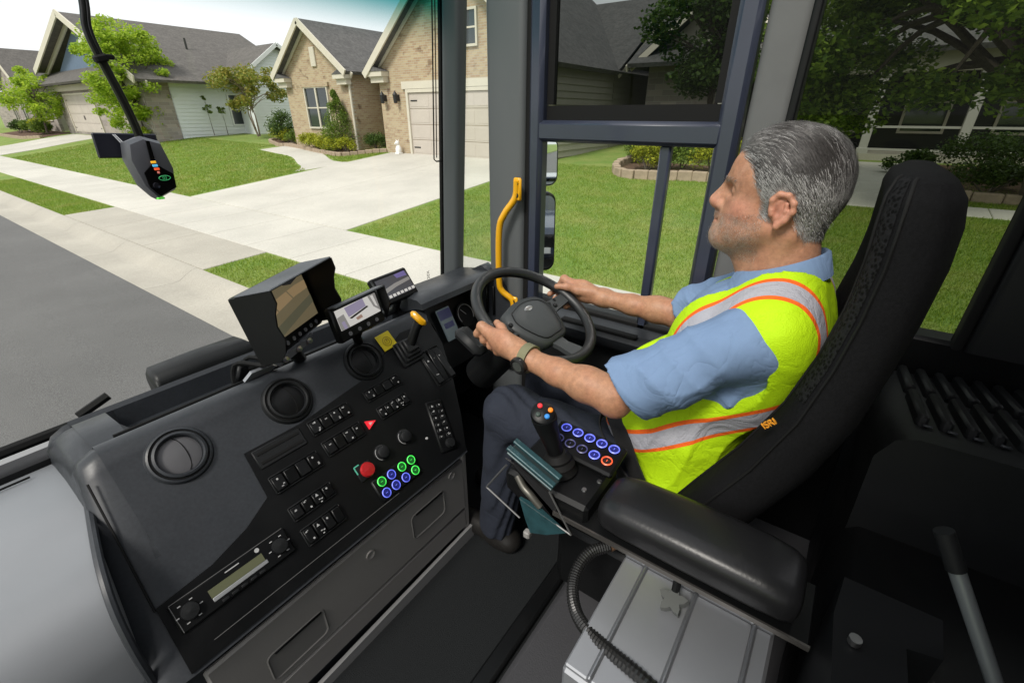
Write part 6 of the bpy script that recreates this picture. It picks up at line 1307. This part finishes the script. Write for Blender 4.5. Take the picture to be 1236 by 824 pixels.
m = MB(); m.box((.337, 1.14, -.055), (.100, .006, .043), Matrix.Rotation(R(3), 3, 'Y'), bev=.002); m.build("mounting_plate", mat("plate_navy", (.022, .023, .034), .35), pod)
m = MB(); m.tube([(.318, 1.135, -.035), (.325, 1.12, -.055)], .0012, 5); m.tube([(.321, 1.135, -.035), (.329, 1.12, -.055)], .0012, 5); m.build("plate_clip", steel, pod)
cp_ = spline([(.36, 1.12, .45), (.345, 1.105, .26), (.331, 1.10, .165), (.3225, 1.10, .125), (.327, 1.10, .084), (.336, 1.10, .035), (.342, 1.10, -.004), (.346, 1.10, -.045)], 6)
m = MB(); m.tube(cp_, .0048, 10); m.build("cable", mat("cable_black", (.008, .008, .008), .3), pod, 50)
m = MB(); m.tube([p + Vector((.006, -.002, 0)) for p in cp_], .0030, 8); m.build("cable", mat("cable_black"), pod, 50)
m = MB(); m.box((.328, 1.095, .083), (.020, .018, .012), Matrix.Rotation(R(-15), 3, 'Y'), bev=.003); m.box((.341, 1.092, .086), (.012, .008, .008), bev=.002); m.build("cable_clip", rubber, pod)

# ------------------------------------------------------------------ control armrest with joystick
ar = thing("control_armrest", "black padded armrest carrying joystick and lit keypad left of the driver", "armrest", (.65, .1, -1.29))
rg = []
for y, w, h, dz in ((.245, .034, .016, -.004), (.239, .050, .026, -.001), (.222, .060, .034, 0), (.19, .064, .037, .002), (.08, .067, .039, .004), (-.04, .066, .039, .003), (-.082, .062, .036, 0), (-.100, .056, .029, -.003), (-.106, .040, .018, -.005)):
    ring_ = []
    for k in range(28):
        a = 2 * math.pi * k / 28; c, s = math.cos(a), math.sin(a); ring_.append(Vector((.668 + w * math.copysign(abs(c) ** .5, c), y, -.695 + dz + h * math.copysign(abs(s) ** .62, s))))
    rg.append(ring_)
m = MB(); m.loft(rg); m.build("pad", vinyl, ar, 60)
m = MB(); m.box((.670, .10, -.742), (.128, .46, .012), bev=.003); m.build("tray", pl_blk, ar, 30)
m = MB(); m.box((.6045, .10, -.738), (.004, .46, .010)); m.build("tray_edge", mat("edge_metal", (.16, .15, .14), .35, .8), ar)
m = MB(); m.box((.69, .36, -.722), (.15, .20, .05), bev=.008); m.build("front_deck", pl_blk, ar, 30)
for x, y in ((.66, .29), (.70, .275), (.74, .27)): m = MB(); m.lathe([(.006, 0), (.005, .003), (0, .003)], frame((x, y, -.697), (0, 0, 1)), 8); m.build("deck_bolt", steel, ar)
m = MB(); m.box((.650, -.175, -.735), (.13, .05, .10), bev=.006); hb_ = m.build("hinge_block", pl_blk, ar, 30)
m = MB(); m.box((.588, -.198, -.735), (.006, .006, .10), bev=.001); m.build("hinge_pin", steel, ar)
jy = MB(); jy.lathe([(.040, 0), (.036, .012), (.037, .018), (.030, .028), (.031, .034), (.022, .046)], frame((.683, .362, -.70), (0, .25, 1)), 20); js = jy.build("joystick", rubber, ar, 30)
m = MB(); m.tube(spline([(.683, .372, -.665), (.683, .385, -.63), (.682, .398, -.60), (.68, .405, -.575)], 4), [.016 + .001 * k for k in range(13)], 14); m.build("grip", pl_blk, js, 50)
Fj = frame((.68, .408, -.566), (-.42, -.28, .86)); m = MB(); m.lathe([(.016, -.03), (.024, -.022), (.0265, -.006), (.025, .006), (.018, .010), (0, .011)], Fj, 24); m.build("grip_head", pl_blk, js, 50)
for (x, y, c_, nm) in ((.006, .013, (.75, .03, .04), "red"), (.012, -.010, (.85, .22, .01), "orange"), (-.004, -.013, (.03, .22, .60), "blue"), (-.012, .004, (.03, .05, .04), "dark")):
    m = MB(); m.lathe([(.0055, .007), (.0055, .013), (.004, .0145), (0, .015)], Fj @ Matrix.Translation((x, y, 0)), 14); m.build("thumb_button", mat("thumb_" + nm, c_, .35, emit=(c_, .12) if nm != "dark" else None), js)
kz = frame((.752, .338, -.672), (-.22, -.05, 1)); m = MB(); m.box(kz @ Vector((0, 0, 0)), (.085, .168, .016), kz.to_3x3(), bev=.005); kp2 = m.build("keypad", pl_blk, ar, 30)
for k in range(5):
    for j, (x, lit) in enumerate(((.022, True), (-.014, k in (0, 1)))):
        org = (j == 1 and k == 0)
        Fk = kz @ Matrix.Translation((x, -.060 + .030 * k, .008)); m = MB(); m.lathe([(.0095, 0), (.0095, .003), (0, .0035)], Fk, 18); m.lathe([(.0100, .002), (.0124, .0036), (.0100, .005)], Fk, 22, 1, cap=False); m.box(Fk @ Vector((0, 0, .0042)), (.005, .0012, .0008), kz.to_3x3(), mi=1)
        m.build("lit_key", ([od, orl] if org else [bd, bl]) if lit else [pl_blk, mat("key_dim", (.05, .05, .12), .4, emit=((.2, .2, .7), .1))], kp2, 40)
# teal bracket plates at the front of the arm
teal = mat("teal_anodised", (.020, .062, .072), .45, .2, var=(40, .25), bump=(200, .3, .001))
bk_ = thing("adjuster_bracket", "teal metal adjuster bracket with bolts at the front of the armrest", "bracket", (.61, .37, -.86))
for k in range(2): m = MB(); m.box((.603 + .024 * k, .386, -.642 + .002 * k), (.014, .122, .007), Matrix.Rotation(R(21), 3, 'X'), bev=.0015); m.build("slotted_bar", teal, bk_, 30)
m = MB(); m.box((.615, .388, -.653), (.036, .118, .006), Matrix.Rotation(R(21), 3, 'X'), bev=.0015); m.build("slotted_plate", mat("bracket_plate", (.05, .075, .08), .4, .4), bk_, 30)
m = MB(); m.prism([(.412, -.742), (.365, -.742), (.296, -.771), (.34, -.806), (.382, -.828), (.396, -.794)], (.600, 0, 0), (0, 1, 0), (0, 0, 1), (.006, 0, 0)); pl2 = m.build("side_plate", teal, bk_, 20)
wsh = mat("washer_white", (.6, .6, .6), .4)
for y, z in ((.391, -.772), (.344, -.789)): m = MB(); m.lathe([(.0085, 0), (.0085, .003), (.0045, .003), (.0045, .001), (0, .001)], frame((.5995, y, z), (-1, 0, 0)), 16); m.build("washer", wsh, pl2, 40)
m = MB(); m.prism([(.455, -.66), (.44, -.665), (.30, -.76), (.282, -.775), (.31, -.775), (.335, -.70), (.42, -.668)], (.608, 0, 0), (0, 1, 0), (0, 0, 1), (.004, 0, 0)); m.build("web_plate", mat("rod_dark", (.03, .03, .032), .4, .5), bk_, 20)
for a_, b_r in (((.60, .503, -.762), (.60, .446, -.668)), ((.60, .503, -.762), (.60, .41, -.80)), ((.602, .34, -.684), (.602, .284, -.770)), ((.602, .41, -.745), (.602, .284, -.770))): m = MB(); m.tube([a_, b_r], .0022, 6); m.build("frame_rod", mat("rod_grey", (.12, .12, .12), .4, .5), bk_)
m = MB(); m.tube(spline([(.612, .425, -.695), (.606, .405, -.712), (.604, .385, -.722), (.606, .362, -.742)], 4), .0085, 8); m.build("damper", mat("damper_grey", (.12, .115, .10), .4, .6), bk_, 50)
m = MB(); m.box((.605, .392, -.842), (.016, .016, .018), bev=.003); m.build("stop_block", pl_mid, bk_)
m = MB(); m.lathe([(.006, 0), (.006, .003), (0, .003)], frame((.60, .462, -.735), (-1, 0, 0)), 10); m.build("bolt", wsh, bk_)
m = MB(); m.box((.655, .43, -.685), (.02, .03, .012), bev=.003); m.build("release_latch", mat("latch_red", (.55, .06, .04), .4), bk_)
# ribbed aluminium box below the armrest
bx_ = thing("aluminium_box", "ribbed aluminium locker lid beneath the armrest", "box", (.56, .05, -1.29))
m = MB(); m.box((.585, .05, -1.085), (.31, .30, .40), bev=.006); m.build("case", alu, bx_, 30)
lidm = alu
ye = [.20, .150, .045, -.065, -.098]
for a, b in zip(ye[:-1], ye[1:]): m = MB(); m.box((.57, (a + b) / 2, -.880), (.27, abs(a - b) - .005, .012), bev=.003); m.build("lid_panel", alu, bx_, 30)
for y in ye[1:-1]: m = MB(); m.box((.57, y, -.876), (.27, .008, .016), bev=.003); m.build("lid_rib", mat("alu_rib", (.30, .31, .33), .45, .8), bx_, 30)
for y0, y1 in ((.198, .052), (.042, -.098)): m = MB(); m.box((.722, (y0 + y1) / 2, -.868), (.034, y0 - y1, .022), bev=.003); m.build("hinge_flange", alu, bx_, 30)
for y in (.15, .045, -.065): m = MB(); m.lathe([(.0045, 0), (.004, .002), (0, .002)], frame((.705, y + .006, -.868), (0, 0, 1)), 8); m.build("rivet", steel, bx_)
m = MB(); ps = []
for k in range(20): a = 2 * math.pi * k / 20; r_ = .022 + .007 * math.cos(5 * a); ps.append((r_ * math.cos(a), r_ * math.sin(a)))
Fs = frame((.645, .075, -.855), (-.3, .2, 1)); m.prism(ps, Fs @ Vector((0, 0, 0)), Fs.to_3x3() @ Vector((1, 0, 0)), Fs.to_3x3() @ Vector((0, 1, 0)), Fs.to_3x3() @ Vector((0, 0, .014))); m.build("star_knob", mat("knob_grey", (.10, .105, .10), .45), bx_, 40)
m = MB(); m.cyl((.66, .078, -.84), (.70, .085, -.76), .008, n=10); m.build("knob_stud", pl_blk, bx_)
# corrugated conduit
hp_ = spline([(.70, .235, -.865), (.665, .262, -.868), (.625, .272, -.885), (.585, .262, -.90), (.545, .232, -.90), (.515, .190, -.885), (.50, .14, -.875), (.49, .08, -.87), (.48, .0, -.88)], 16)
m = MB(); m.tube(hp_, [.0135 if i % 2 else .0115 for i in range(len(hp_))], 12); cd = tag(m.build("conduit", mat("conduit_black", (.012, .012, .012), .35), None, 20), "black corrugated cable conduit curving over the aluminium box", "hose")
m = MB(); m.tube([(.70, .235, -.865), (.722, .222, -.862)], .013, 10); m.build("end_fitting", mat("brass", (.35, .2, .12), .4, .7), cd, 40)
m = MB(); m.tube(spline([(.60, -.15, -.78), (.585, -.18, -.82), (.57, -.19, -.9), (.55, -.21, -1.0)], 8), [.006 if i % 2 else .0052 for i in range(25)], 8); tag(m.build("small_cable", mat("conduit_black"), None, 20), "thin black ribbed cable hanging behind the armrest", "cable")
# orange letters stitched on the seat bolster
tg = txt("seat_letters", "ISRI", .016, frame((.7605, .012, -.468), (-1, 0, 0), (0, -.62, .78)), mat("orange_thread", (.75, .30, .02), .6), seat, .002)
# etched glass mark low in the windshield corner
gmk = txt("glass_mark", "30X", .022, Matrix.Translation((1.325, 1.398, -.625)) @ Matrix.Rotation(R(90), 4, 'X') @ Matrix.Rotation(R(90), 4, 'Z'), mat("etch_dark", (.03, .03, .03), .6), cab, .0002)
# ------------------------------------------------------------------ parked car behind the truck, seen in the mirror
car = thing("parked_car", "dark blue car parked behind the truck, caught in the side mirror", "car", (2.2, -7.5, -2.4))
cpnt = mat("car_blue", (.015, .028, .06), .25, coat=1.0); tyre = mat("tyre", (.012, .012, .012), .8)
def carp(name, m, mt, parent=None, s=40): return m.build(name, mt, parent or car, s)
x0 = 1.15; sec_ = [(-2.25, .35, .62, .80), (-2.1, .22, .82, .88), (-1.4, .2, .98, .9), (-.9, .2, 1.0, .91), (.4, .2, 1.02, .91), (1.6, .2, 1.05, .9), (2.15, .25, 1.0, .87), (2.25, .4, .85, .80)]
rg = []
for y, zb, zt, hw in sec_: rg.append([Vector((x0 + a * hw, -7.6 - y, -2.4 + zb + (zt - zb) * b)) for a, b in ((-1, .1), (-1, .75), (-.93, .95), (-.6, 1), (.6, 1), (.93, .95), (1, .75), (1, .1), (.85, 0), (-.85, 0))])
m = MB(); m.loft(rg); carp("body", m, cpnt)
rg = []
for y, zt, hw in ((-.95, 1.0, .80), (-.25, 1.5, .66), (.9, 1.56, .66), (1.6, 1.4, .66), (2.0, 1.0, .78)): rg.append([Vector((x0 + a * (hw if b else .84), -7.6 - y, -2.4 + (zt if b else .98))) for a, b in ((-1, 0), (-1, 1), (1, 1), (1, 0))])
m = MB(); m.loft(rg); cb_ = carp("cabin", m, win_gl)
m = MB(); m.box((x0, -8.2, -2.4 + 1.575), (1.3, 1.5, .05), bev=.02); carp("roof", m, cpnt, cb_)
m = MB(); m.box((x0, -5.40, -2.4 + .58), (.9, .12, .26), bev=.03); carp("grille", m, pl_blk)
for s in (-1, 1):
    m = MB(); m.box((x0 + s * .66, -5.46, -2.4 + .70), (.32, .16, .14), Matrix.Rotation(R(-18 * s), 3, 'Z'), bev=.03); carp("headlight", m, mat("headlamp", (.6, .62, .65), .1))
    for yy in (-6.25, -9.0):
        m = MB(); m.lathe([(.20, -.11), (.32, -.11), (.335, -.06), (.335, .06), (.32, .11), (.20, .11)], frame((x0 + s * .82, yy, -2.4 + .335), (1, 0, 0)), 28); w_ = carp("wheel", m, tyre)
        m = MB(); m.lathe([(.20, .08), (.19, .10), (.05, .09), (0, .10)], frame((x0 + s * .82, yy, -2.4 + .335), (s, 0, 0)), 20); carp("rim", m, alu, w_)
m = MB(); m.box((x0, -5.33, -2.4 + .42), (.46, .02, .11), bev=.004); carp("number_plate", m, mat("plate_white", (.7, .7, .7), .5))
